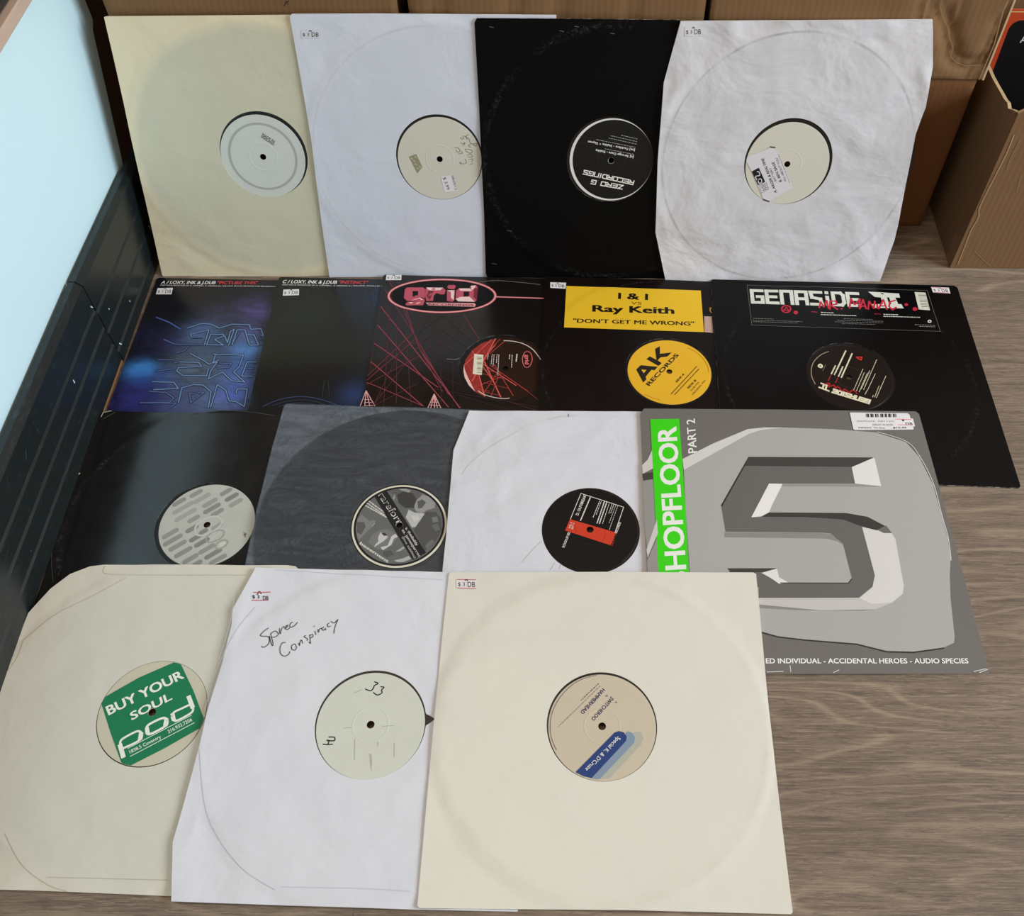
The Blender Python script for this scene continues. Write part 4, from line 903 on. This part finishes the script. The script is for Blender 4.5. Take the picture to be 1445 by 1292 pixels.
def pill(x, y, L_, w_, c_, dx=.87, dy=-.5):
    a_ = p.uv((x-dx*L_/2, y-dy*L_/2)); b_ = p.uv((x+dx*L_/2, y+dy*L_/2)); d_ = (b_[0]-a_[0], b_[1]-a_[1]); l_ = math.hypot(*d_); d_ = (d_[0]/l_, d_[1]/l_); r_ = w_; ang0 = math.atan2(d_[1], d_[0])
    pts = [(b_[0]+r_*math.cos(ang0-math.pi/2+k*math.pi/7), b_[1]+r_*math.sin(ang0-math.pi/2+k*math.pi/7)) for k in range(8)]+[(a_[0]+r_*math.cos(ang0+math.pi/2+k*math.pi/7), a_[1]+r_*math.sin(ang0+math.pi/2+k*math.pi/7)) for k in range(8)]
    pts = [(u*min(1, .0494/max(1e-9, math.hypot(u, v))), v*min(1, .0494/max(1e-9, math.hypot(u, v)))) for u, v in pts]; p.poly_uv(pts, c_, 0)
for x, y, L_, g_ in ((1000, 165, 110, 146), (1070, 230, 130, 132), (1120, 300, 130, 158), (630, 185, 120, 150), (420, 290, 130, 146), (700, 245, 180, 164), (800, 300, 150, 156), (825, 370, 180, 140), (890, 420, 120, 148), (470, 360, 240, 164), (500, 450, 250, 166), (600, 500, 110, 152), (580, 620, 120, 138), (720, 655, 60, 136), (620, 735, 110, 132), (700, 790, 150, 134), (310, 680, 170, 150), (340, 760, 210, 146), (400, 830, 190, 148), (470, 910, 190, 144), (760, 870, 170, 150), (840, 930, 180, 134), (560, 990, 160, 146), (900, 1000, 180, 148), (890, 590, 100, 160), (640, 1050, 80, 140)):
    pill(x, y, L_, .0027, (g_, g_+1, g_-4))
p.curve([(615, 650), (640, 570), (760, 490), (880, 470), (945, 520), (930, 580), (840, 650), (720, 700), (640, 695)], .0022, (196, 198, 192), 1, closed=True)
p.curve([(755, 760), (770, 710), (860, 650), (950, 640), (975, 680), (930, 740), (840, 780), (780, 790)], .0016, (160, 161, 156), 1, closed=True)
p.curve([(870, 850), (890, 800), (960, 760), (1015, 770), (1010, 810), (950, 855), (900, 870)], .0016, (160, 161, 156), 1, closed=True)
p.poly([(895, 850), (910, 805), (965, 778), (1000, 785), (995, 810), (945, 848)][::-1], (206, 206, 192), 1)
p.line([(1215, 660), (1230, 690), (1222, 720)], .0005, (50, 46, 40), 1); p.line([(1245, 670), (1235, 730)], .0005, (50, 46, 40), 1); p.line([(1210, 695), (1250, 685)], .0005, (50, 46, 40), 1)
p.build('label_lettering', l)
# translucent poly sleeve
fr = FR['trans']; t = .0018; rec = fr.uv((563.6, 741.0), HB+LH); hol = fr.uv((563.6, 741.0), t)
n = N('milky_poly_sleeve'); co = n.coord()
wr_ = n.noise(n.coord((1, 2.4, 1)), 26, 6, .62, 1.5)
n.color(lin((166, 178, 194))); n.set(Roughness=.3)
al = n.ramp(wr_, [(.3, (.12, .12, .12)), (.62, (.16, .16, .16)), (.8, (.22, .22, .22))]); n.link(al, n.b.inputs['Alpha'])
b_ = n.bump(wr_, 1.0, .009); n.bump(n.noise(n.coord((1, 3, 1), (5, 2, 0)), 34, 2, .5, .6), .5, .0015, b_)
a = fr.uv((402, 569.6), .001); tr = fr.uv((779, 581), .001)
so, sf = sleeve(fr, [(a[0]+.002, a[1]), (tr[0]*.5, (a[1]+tr[1])/2), tr, (.305, .002), (.302, 0), (.004, 0), (.001, .003)]+ol(fr, .001, P_((346, 797), (360, 729), (385, 627), (400.5, 574))), [n.m, n.m],
   'cloudy translucent plastic sleeve with the black record showing through', t, .0006, hol, .0512, rec, wr=.0013, seed=11, K=40)
r, l, p = record(fr, rec, 'record with black and white photo label in the translucent sleeve', labmat('ivory_rim_label', (226, 222, 204)), HB, group=None)
p.crop(485, 670, .1107); p.clip = .0499
cir = lambda r_: [(r_*math.cos(a*math.pi/48), r_*math.sin(a*math.pi/48)) for a in range(96)]
p.poly_uv(cir(.0478), (30, 30, 31), -.4); p.clip = .0455; p.poly_uv(cir(.0455), (104, 105, 104), 0)
gg = lambda v: (v, v, v-1)
for L, v in (([(560, 190), (700, 150), (860, 165), (1000, 220), (960, 300), (840, 330), (700, 320), (640, 260)], 96), ([(680, 250), (760, 210), (880, 230), (930, 310), (900, 420), (780, 420), (700, 360)], 66), ([(620, 300), (650, 240), (660, 290), (640, 320)], 150), ([(700, 175), (800, 165), (860, 200), (830, 225), (740, 200)], 150),
             ([(905, 380), (930, 320), (1010, 250), (1090, 260), (1170, 350), (1160, 420), (1060, 450), (1000, 490), (930, 470), (900, 420)], 150), ([(940, 340), (1000, 310), (1050, 350), (1000, 420), (950, 430)], 92), ([(1040, 280), (1120, 290), (1150, 370), (1080, 400), (1040, 350)], 190), ([(790, 540), (830, 440), (900, 480), (1030, 490), (1020, 570), (960, 600), (940, 660), (870, 670), (830, 600)], 186), ([(860, 520), (940, 510), (970, 560), (900, 600)], 200),
             ([(960, 600), (1050, 470), (1180, 470), (1240, 560), (1250, 700), (1180, 840), (1040, 970), (960, 830), (890, 700)], 84), ([(1120, 540), (1190, 530), (1210, 590), (1140, 610)], 120), ([(1120, 640), (1200, 620), (1230, 700), (1170, 720)], 104), ([(1040, 900), (1120, 820), (1160, 850), (1060, 950)], 110),
             ([(160, 560), (230, 500), (330, 590), (390, 570), (400, 610), (330, 690), (250, 770), (190, 840), (150, 700)], 128), ([(170, 600), (260, 600), (280, 660), (220, 760), (165, 730)], 92), ([(300, 640), (340, 590), (400, 590), (395, 625), (340, 680), (260, 760), (240, 740)], 196), ([(320, 605), (370, 600), (360, 635), (310, 640)], 60),
             ([(310, 860), (360, 760), (470, 700), (560, 690), (660, 740), (690, 790), (640, 860), (560, 920), (500, 960), (400, 930)], 122), ([(440, 790), (470, 730), (560, 770), (560, 800), (500, 850), (450, 880), (390, 920), (400, 890), (440, 850)], 196), ([(480, 740), (530, 740), (560, 775), (510, 775)], 62), ([(610, 780), (660, 750), (690, 790), (640, 810), (610, 890), (500, 960), (470, 920), (560, 900)], 200),
             ([(660, 980), (760, 910), (780, 930), (720, 970)], 170), ([(640, 1090), (760, 1060), (830, 1030), (860, 1070), (760, 1110), (680, 1110)], 176), ([(500, 980), (600, 960), (640, 1010), (560, 1050), (510, 1030)], 88)):
    p.poly(L[::-1], gg(v), .5)
p.poly([(385, 270), (440, 215), (540, 175), (1050, 990), (960, 1045), (880, 1085)], (34, 34, 35), 2)
p.text('rareforr', (440, 262), (690, 640), (520, 215), (214, 214, 206), .01, layer=3); p.text('rareforr', (452, 260), (690, 622), (510, 225), (34, 34, 35), -.03, layer=4)
p.text('a. thedaddy', (785, 680), (925, 905), (815, 660), (214, 214, 208), .02, layer=3); p.text('aa. jamesparros', (740, 705), (955, 1045), (770, 685), (204, 204, 198), .02, layer=3); p.text('(live tablita)', (742, 795), (900, 1065), (768, 780), (190, 190, 184), .01, layer=3)
for a, b in (((325, 335), (520, 480)), ((300, 360), (530, 520)), ((280, 390), (545, 540))): p.micro(a, b, 20, (206, 206, 200), 1.5)
p.text('basement', (190, 885), (560, 1120), (225, 850), (208, 208, 200), .05, layer=1.5)
p.build('label_lettering', l)
# white paper sleeve, black record with red bar
fr = FR['pap']; t = .0019; rec = fr.uv((832.7, 747.2), HB+LH); hol = fr.uv((833.7, 747.2), t)
n = paper('soft_white_paper', (223, 223, 230), (216, 219, 230), ring=(rec[0], rec[1], .150, (196, 196, 200), .003, .35), wr=.8)
tr = (.308, .3065)
so, sf = sleeve(fr, ol(fr, .001, P_((662.5, 580), (780, 580.5), (903, 581)))+[(.308, .3065), (.308, .003), (.305, 0), (.006, .001)]+ol(fr, .001, P_((624.5, 805), (630, 753), (635, 693), (640, 635))), [n.m, white_edge.m],
   'soft white paper sleeve with dog-eared corner and a black label showing', t, .0007, hol, .0518, rec, wr=.0020, seed=12, K=44)
p = Print(fr, t, surf=sf).crop(620, 560, .2145)
for L in ([(150, 510), (200, 440), (330, 330), (450, 260), (520, 225)], [(720, 150), (800, 130), (900, 125)], [(540, 1090), (620, 1000), (670, 950)], [(730, 1140), (760, 1090)], [(790, 1130), (800, 1100)]): p.curve(L, .0005, (196, 194, 198))
p.line([(848, 112), (850, 132)], .0006, (90, 60, 70)); p.build('crease', so)
r, l, p = record(fr, rec, 'record with black label and red bar in the soft white sleeve', labmat('black_label', (22, 18, 17), rough=.4), HB)
p.crop(755, 675, .1107); p.clip = .0494; wc = (226, 222, 216)
p.line([(450, 520), (585, 190), (1130, 365), (1018, 690)], .0007, wc, 0)
p.poly([(445, 518), (1042, 692), (985, 857), (383, 662)][::-1], (206, 62, 38), 0);
p.curve([(520, 560), (505, 620), (530, 690)], .0006, (170, 48, 32), 1); p.curve([(885, 670), (890, 730), (850, 800)], .0006, (170, 48, 32), 1)
p.text('D. OUTBREAK', (553, 470), (655, 215), (515, 462), wc, .03); p.micro((580, 535), (705, 240), 18, wc, 1, .95); 
for a, b, h_ in (((740, 495), (825, 285), 10), ((780, 460), (845, 290), 8), ((790, 570), (885, 290), 16), ((820, 575), (915, 300), 16), ((860, 575), (945, 320), 8), ((940, 445), (980, 330), 8), ((965, 440), (1005, 330), 8), ((945, 565), (1030, 340), 6), ((945, 655), (1055, 350), 6)): p.micro(a, b, h_, wc, 1, .95)
p.text('RCN.DO.EP 002', (375, 882), (450, 690), (343, 872), wc, .03); p.text('RECORDS', (1043, 700), (1098, 562), (1015, 690), wc, .03); p.text('VOL 2', (450, 640), (475, 560), (425, 632), wc, .02, layer=2); p.text('SET 2', (480, 650), (505, 572), (460, 642), wc, .02, layer=2); p.micro((975, 850), (1035, 700), 18, (60, 20, 16), 2)
p.build('label_lettering', l)
# grey sleeve with the big 5
fr = FR['shop']; t = .0030; n = N('grey_gloss_card'); co = n.coord(); n.color(n.mix(n.noise(co, 6, 3), lin((106, 103, 100)), lin((114, 111, 108)))); n.set(Roughness=.3); n.b.inputs['Specular IOR Level'].default_value = .6
C5 = lambda L: [(890+x*.3841, 560+y*.3841) for x, y in L]
a = fr.uv((904, 576), t)
so, sf = sleeve(fr, ol(fr, t, P_((903.5, 583), (909, 576), (1100, 577.5), (1292, 580), (1297, 583.5), (1316, 652), (1351, 779), (1374, 865), (1392, 932), (1396, 949), (1240, 949)))+[(.1, .0), (.004, .0), (.001, .004)]+ol(fr, t, P_((913.5, 805))), [n.m, grey_edge.m],
   'grey gloss sleeve with a huge embossed-look numeral 5 and green side band', t, t-.0003, None, 0, (.157, .157), seed=13, K=20)
p = Print(fr, t, surf=None); p.z0 = t+.0001; p.crop(890, 560, .3841); p.rough = .32
bigL, mid5, dk5, wh5 = (172, 170, 168), (106, 103, 101), (70, 67, 65), (226, 224, 222)
p.poly([(45, 308), (82, 300), (90, 470), (60, 560), (50, 450)][::-1], (150, 147, 144), 0); p.poly([(42, 250), (62, 230), (78, 195), (82, 262), (45, 282)][::-1], (206, 203, 200), 0); p.poly([(42, 282), (82, 276), (84, 302), (46, 306)][::-1], dk5, 0); p.poly([(58, 560), (96, 450), (100, 500), (62, 590)][::-1], (206, 203, 200), 1); p.poly([(60, 600), (96, 520), (102, 645), (62, 645)][::-1], (150, 147, 144), 0)
bigp = [(195, 262), (300, 200), (430, 135), (480, 120), (560, 112), (740, 118), (900, 130), (1010, 165), (1060, 220), (1110, 320), (1140, 430), (1165, 520), (1175, 590), (1172, 660), (1175, 740), (1190, 880), (1188, 903), (1150, 920), (1040, 935), (940, 932), (830, 905), (640, 890), (540, 878), (470, 858), (300, 800), (215, 700)]
p.poly(bigp[::-1], bigL, 0)
p.poly([(190, 228), (300, 172), (430, 118), (490, 112), (560, 112), (480, 121), (435, 135), (195, 268)][::-1], (212, 210, 206), 1)
p.line([(470, 862), (540, 881), (640, 893), (830, 908), (940, 936), (1040, 938), (1150, 922)], .0012, (50, 48, 46), .5)
p.curve([(905, 128), (1012, 163), (1062, 218), (1112, 318), (1142, 430), (1167, 520), (1177, 600)], .0009, (206, 203, 200), 1)
p.poly([(432, 222), (812, 250), (825, 318), (515, 318), (445, 442), (700, 430), (800, 450), (852, 478), (897, 655), (890, 695), (838, 737), (470, 739), (470, 682), (800, 682), (812, 665), (780, 540), (735, 502), (700, 498), (348, 495), (332, 400)][::-1], mid5, 1)
p.poly([(432, 220), (900, 222), (812, 257), (418, 253)][::-1], dk5, 2); p.poly([(432, 221), (424, 245), (336, 402), (331, 399)][::-1], (52, 50, 48), 2)
p.poly([(812, 258), (895, 222), (920, 328), (824, 318)][::-1], wh5, 3); p.poly([(556, 318), (824, 318), (920, 328), (900, 330), (550, 328)][::-1], (150, 148, 146), 2)
p.poly([(508, 318), (558, 320), (520, 395), (508, 424), (480, 438), (443, 442)][::-1], (234, 232, 230), 3)
p.poly([(508, 424), (790, 426), (870, 440), (935, 474), (905, 490), (850, 476), (780, 450), (640, 441), (480, 440)][::-1], (64, 61, 59), 2)
p.poly([(850, 478), (905, 490), (940, 473), (972, 520), (1003, 690), (1000, 722), (960, 755), (885, 760), (840, 738), (888, 698), (897, 655)][::-1], (214, 211, 209), 2)
p.poly([(905, 488), (938, 472), (960, 500), (930, 500)][::-1], (110, 107, 105), 3)
p.poly([(470, 738), (840, 738), (885, 760), (960, 755), (900, 780), (700, 784), (470, 762)][::-1], (196, 193, 190), 2); p.poly([(470, 762), (700, 784), (900, 780), (850, 785), (600, 782), (470, 775)][::-1], (140, 137, 135), 3)
p.poly([(345, 497), (700, 499), (740, 505), (782, 545), (760, 530), (720, 520), (345, 515)][::-1], (140, 138, 136), 2)
p.poly([(355, 629), (538, 629), (515, 645), (365, 643)][::-1], dk5, 1); p.poly([(360, 642), (480, 645), (548, 685), (470, 700), (400, 660)][::-1], mid5, 1); p.poly([(480, 646), (537, 630), (545, 662), (582, 683), (545, 686), (515, 665)][::-1], wh5, 2)
p.line([(550, 683), (800, 684), (812, 668)], .0010, (56, 54, 52), 3)
p.build('printed_artwork', so)
p = Print(fr, t); p.z0 = t+.0001; p.crop(890, 560, .3841); p.rough = .35
p.poly([(72, 82), (178, 80), (222, 690), (104, 690)][::-1], (62, 214, 26), 0.5); p.text('SHOPFLOOR', (206, 684), (166, 110), (127, 689), (238, 240, 234), .035, layer=2)
p.text('PART 2', (243, 203), (235, 80), (210, 207), (236, 236, 232), .02, layer=1); p.text('ED INDIVIDUAL - ACCIDENTAL HEROES - AUDIO SPECIES', (497, 978), (1241, 978), (496, 959), (240, 240, 238), .03, layer=1)
for a, b in (((500, 1010), (560, 1008)), ((585, 985), (588, 1010)), ((745, 1012), (765, 1002)), ((1260, 1008), (1305, 998)), ((1280, 1012), (1312, 1000))): p.line([a, b], .0008, (206, 204, 200), 1)
p.build('title_lettering', so)
q = Print(fr, t); q.z0 = t+.0003; q.crop(1190, 575, 1/13.136)
q.poly([(120, 100), (135, 92), (1190, 105), (1225, 130), (1305, 395), (1290, 410), (215, 418), (185, 400)][::-1], (226, 225, 228), 0); q.poly([(945, 200), (1290, 205), (1328, 352), (965, 350)][::-1], (232, 228, 232), 1)
for i in range(26):
    x = 420+i*22
    if i not in (3, 7, 11, 15, 18, 22): q.line([(x, 118), (x+4, 178)], .0006+.0007*((i*7) % 3)/2, (40, 40, 46), 2)
q.text('SHOPFLOOR - PART 2 2X1', (255, 265), (930, 268), (252, 240), (120, 118, 124), 0, layer=2); q.text("DRUM 'N BASS", (545, 333), (915, 335), (543, 305), (110, 108, 114), .01, layer=2); q.text('The Shop', (560, 388), (770, 390), (558, 362), (90, 88, 96), .01, layer=2); q.micro((280, 376), (520, 378), 22, (100, 98, 106), 2); q.text('$16.99', (925, 390), (1170, 388), (920, 358), (50, 48, 56), .02, layer=2)
q.line([(965, 215), (1260, 225)], .0007, (216, 90, 110), 2); q.line([(1000, 320), (1290, 325)], .0007, (216, 90, 110), 2); q.text('DB', (1160, 325), (1285, 325), (1150, 275), (40, 36, 46), .01, layer=3); q.line([(1095, 235), (1118, 245)], .0022, (60, 30, 50), 3)
q.build('barcode_sticker', so, 'white barcode price sticker')

# ---- front row ----
fr = FR['pod']; t = .0019; rec = fr.uv((214.8, 1004.7), HB+LH); hol = fr.uv((214.6, 1005.2), t)
n = paper('buff_paper', (226, 220, 206), (219, 216, 203), disc=(rec[0], rec[1], .149, (214, 213, 202), .02), wr=.5)
left = ol(fr, .001, P_((147, 796.6), (127, 799), (99, 810), (71, 831), (40, 865)))
left = [(max(x, .0005), y) for x, y in left]; bl_ = fr.uv((0, 1255.7), .001); br_ = fr.uv((241.8, 1264), .001)
so, sf = sleeve(fr, ol(fr, .001, P_((425, 806), (417, 799), (406, 797.5), (280, 797)))+left+[(.0005, left[-1][1]-.03), (.001, bl_[1]+.003), (.004, bl_[1]+.001), (bl_[0]+.03, bl_[1])]+[br_, (.28, br_[1]), (.308, .004), (.308, .27)], [n.m, cream_edge.m],
   'buff paper sleeve with rounded corner in the front row against the skirting', t, .0007, hol, .0506, rec, wr=.0012, seed=14, K=44)
p = Print(fr, .001, surf=sf).crop(0, 780, .3964); cl = (194, 186, 168)
for L in ([(375, 45), (382, 75), (560, 80), (880, 80)], [(85, 310), (200, 220), (320, 160), (450, 90)], [(170, 1155), (400, 1160), (600, 1165)], [(20, 1000), (80, 1110), (170, 1180), (240, 1205)], [(0, 455), (60, 380), (85, 310)]): p.curve(L, .0006, cl)
p.build('crease', so)
r, l, p = record(fr, rec, 'record with green square on a buff label in the buff sleeve', labmat('buff_label', (208, 202, 180), (200, 196, 176)), HB, red_vinyl)
p.crop(120, 920, .1354); p.clip = .0498; wq = (240, 242, 232)
p.poly([(165, 540), (172, 510), (205, 460), (560, 265), (935, 85), (980, 88), (1015, 102), (1130, 400), (1240, 690), (1232, 740), (1205, 795), (830, 1000), (470, 1195), (420, 1195), (368, 1172), (270, 850)][::-1], (26, 124, 84), 0)
p.text('BUY YOUR', (250, 655), (1032, 268), (213, 565), wq, .035); p.text('SOUL', (490, 708), (908, 490), (465, 628), wq, .03)
p.line([(400, 1092), (365, 965)], .0040, wq, 1); p.curve([(368, 985), (372, 925), (420, 885), (530, 828), (575, 828), (595, 862), (580, 905), (520, 945), (400, 1000)], .0020, wq, 1); p.line([(585, 845), (575, 905)], .0040, wq, 1)
p.curve([(640, 800), (665, 755), (790, 692), (845, 692), (860, 735), (830, 775), (700, 845), (650, 848)], .0022, wq, 1, closed=True); p.line([(848, 700), (838, 765)], .0040, wq, 1); p.line([(645, 790), (655, 845)], .0036, wq, 1)
p.line([(1080, 460), (1122, 575)], .0040, wq, 1); p.curve([(1122, 575), (1125, 605), (1095, 640), (970, 708), (925, 708), (905, 670), (930, 625), (1000, 590), (1105, 540)], .0020, wq, 1); p.line([(912, 640), (925, 705)], .0036, wq, 1)
p.line([(445, 1002), (1110, 656)], .0006, wq, 1); p.line([(472, 1085), (1140, 734)], .0006, wq, 1)
p.text('1838.5 Coventry', (472, 1056), (795, 892), (458, 1024), wq, .015); p.text('216.932.7206', (872, 846), (1120, 714), (856, 812), wq, .015)
p.build('label_lettering', l)
# white paper sleeve with handwriting
fr = FR['spree']; rec = fr.uv((523, 1022.1), HB+LH); hol = fr.uv((523, 1020.3), t)
n = paper('bright_white_paper', (228, 229, 236), (222, 224, 234), wr=.6)
br_ = fr.uv((730, 1286), .001)
so, sf = sleeve(fr, ol(fr, .001, P_((361, 800.8), (500, 804), (630, 807.5)))+[(.303, .306), (br_[0]+.002, .006)]+ol(fr, .001, P_((730, 1286), (586.7, 1283), (400, 1277), (242, 1271.5), (244, 1188), (262, 1125), (281.5, 1053), (293.4, 1002), (313, 938.5), (327, 883), (329, 859))), [n.m, white_edge.m],
   'white paper sleeve with handwritten title in the middle of the front row', t, .0007, hol, .0512, rec, wr=.0018, seed=15, K=46, notch=(math.radians(6), .11, .0085))
p = Print(fr, .0015, surf=sf).crop(340, 825, .11073); p.z0 = .0002; hw = (44, 44, 60)
for L in ([(355, 552), (300, 590), (250, 650), (340, 660), (365, 690), (350, 760), (290, 798), (265, 785)], [(365, 655), (385, 740), (405, 778), (410, 740), (390, 660), (385, 625), (440, 590), (480, 630), (440, 665), (385, 672)], [(495, 555), (500, 628), (520, 570), (545, 535), (555, 545)], [(560, 560), (590, 540), (600, 515), (575, 530), (570, 560), (600, 570), (625, 550)], [(665, 480), (640, 490), (625, 520), (640, 545), (690, 520), (725, 480)],
          [(572, 738), (530, 745), (500, 810), (510, 880), (555, 912), (610, 890), (628, 850)], [(690, 755), (650, 780), (655, 825), (690, 835), (712, 800), (695, 758)], [(738, 745), (750, 778), (755, 740), (775, 705), (790, 750)], [(830, 650), (808, 665), (850, 690), (845, 715)], [(880, 640), (885, 700), (890, 750), (870, 730)], [(880, 650), (915, 635), (920, 665), (890, 680)], [(945, 590), (958, 640)], [(935, 530), (940, 538)], [(985, 570), (990, 610), (1005, 570), (1030, 555)], [(1060, 540), (1035, 565), (1055, 585), (1080, 560), (1085, 580)], [(1130, 490), (1105, 510), (1115, 540), (1145, 530)], [(1150, 470), (1190, 490), (1240, 445)], [(1240, 445), (1205, 530), (1188, 622)]):
    p.curve(L, .0007, hw, 1, n=5)
p.build('handwriting', so)
q = Print(fr, .0015, surf=sf).crop(340, 825, .11073); q.z0 = .0002
q.line([(157, 95), (375, 88)], .0009, (206, 90, 110)); q.line([(137, 195), (345, 190)], .0009, (206, 90, 110)); q.text('$ 3', (145, 168), (235, 168), (143, 125), (50, 48, 60), .015); q.text('DB', (280, 190), (352, 188), (278, 135), (40, 38, 50), .01); q.line([(205, 120), (235, 78), (258, 110)], .0008, (30, 30, 40), 1); q.line([(222, 82), (248, 96)], .0008, (30, 30, 40), 1)
q.build('price_sticker', so)
p = Print(fr, .001, surf=sf).crop(230, 780, .3963); cl = (196, 198, 212)
for L in ([(130, 700), (150, 900), (200, 1020), (290, 1130), (400, 1200)], [(260, 130), (240, 250), (200, 380)], [(420, 1190), (700, 1195), (880, 1205)], [(400, 60), (640, 75), (1000, 98)], [(150, 560), (190, 420), (260, 280), (330, 190)]): p.curve(L, .0005, cl)
p.build('crease', so)
r, l, p = record(fr, rec, 'record with plain label marked 33 in pen in the handwritten white sleeve', labmat('pale_cream_label', (216, 219, 208)), HB)
p.crop(435, 930, .1354); p.clip = .0498; kp = (24, 24, 40)
for L in ([(690, 235), (728, 250), (690, 275), (680, 300), (650, 328), (595, 310)], [(755, 285), (790, 292), (765, 320), (768, 350), (720, 372), (680, 345)], [(215, 810), (270, 812), (278, 840), (250, 850), (195, 842)], [(195, 845), (215, 855), (205, 885)], [(155, 885), (200, 888), (255, 885)]): p.curve(L, .0010, kp, 1)
for a, b in (((485, 830), (480, 1050)), ((640, 985), (660, 1160)), ((655, 985), (662, 1100)), ((897, 870), (895, 1020)), ((370, 715), (455, 712)), ((770, 698), (890, 690)), ((725, 860), (725, 910)), ((480, 350), (560, 315))): p.line([a, b], .0003, (150, 150, 142), 1)
p.build('label_lettering', l)
# cream card sleeve in front
fr = FR['spk']; t = .0022; rec = fr.uv((849.7, 1024.4), HB+LH); hol = fr.uv((849.4, 1022.9), t)
n = paper('cream_card', (228, 226, 214), (224, 222, 212), rough=.38, ring=(rec[0], rec[1], .1515, (198, 192, 176), .007, .3), wr=.35, spec=.5, bump=.12)
so, sf = sleeve(fr, ol(fr, .001, P_((633.5, 810), (636, 807.3), (850, 807), (1063, 807.5), (1067, 809.5), (1085, 1002), (1103, 1160), (1118.5, 1287), (1116, 1289.5), (897, 1284), (592, 1281), (589, 1278), (600, 1155), (611.7, 1025.8), (624, 900))), [n.m, white_edge.m],
   'large cream card sleeve at the right end of the front row', t, .0011, hol, .0512, rec, wr=.0005, seed=16, K=44)
price(fr, .001, [(643.8, 816.6), (674.2, 817.6), (673.2, 831.3), (644.2, 830.7)], so, sf, 0, (226, 222, 224))
r, l, p = record(fr, rec, 'record with beige label and blue stripe in the large cream card sleeve', labmat('beige_label', (208, 196, 174), (200, 189, 168)), HB)
p.crop(765, 935, .1355); p.clip = .0498; nb = (38, 44, 92)
p.poly([(348, 1138), (755, 725), (800, 710), (850, 722), (880, 765), (875, 810), (840, 850), (515, 1200), (430, 1180)][::-1], (40, 66, 124), 2); p.poly([(515, 1200), (880, 800), (870, 730), (890, 712), (935, 725), (968, 775), (960, 830), (600, 1210), (560, 1212)][::-1], (132, 150, 172), 1); p.poly([(600, 1210), (960, 830), (950, 730), (985, 712), (1030, 725), (1057, 780), (1030, 850), (700, 1205)][::-1], (178, 180, 168), 0)
p.text('Special K. & D\'Cruze', (790, 765), (445, 1105), (828, 790), (236, 236, 232), .008, .2, layer=3)
p.text('SWITCHEROO', (720, 350), (512, 578), (750, 380), nb, .02); p.text('HAMMERHEAD', (628, 262), (398, 510), (660, 290), nb, .02); p.text('AA:', (675, 330), (650, 345), (695, 345), nb, 0); p.text('A:', (770, 395), (755, 412), (788, 412), nb, 0)
p.micro((590, 215), (405, 390), 10, (90, 90, 110)); p.micro((605, 240), (175, 660), 8, (120, 118, 124)); p.curve([(565, 130), (430, 165), (300, 240), (180, 370), (105, 520), (85, 660), (100, 790), (150, 908)], .0006, (110, 110, 124), 1)
p.build('label_lettering', l)
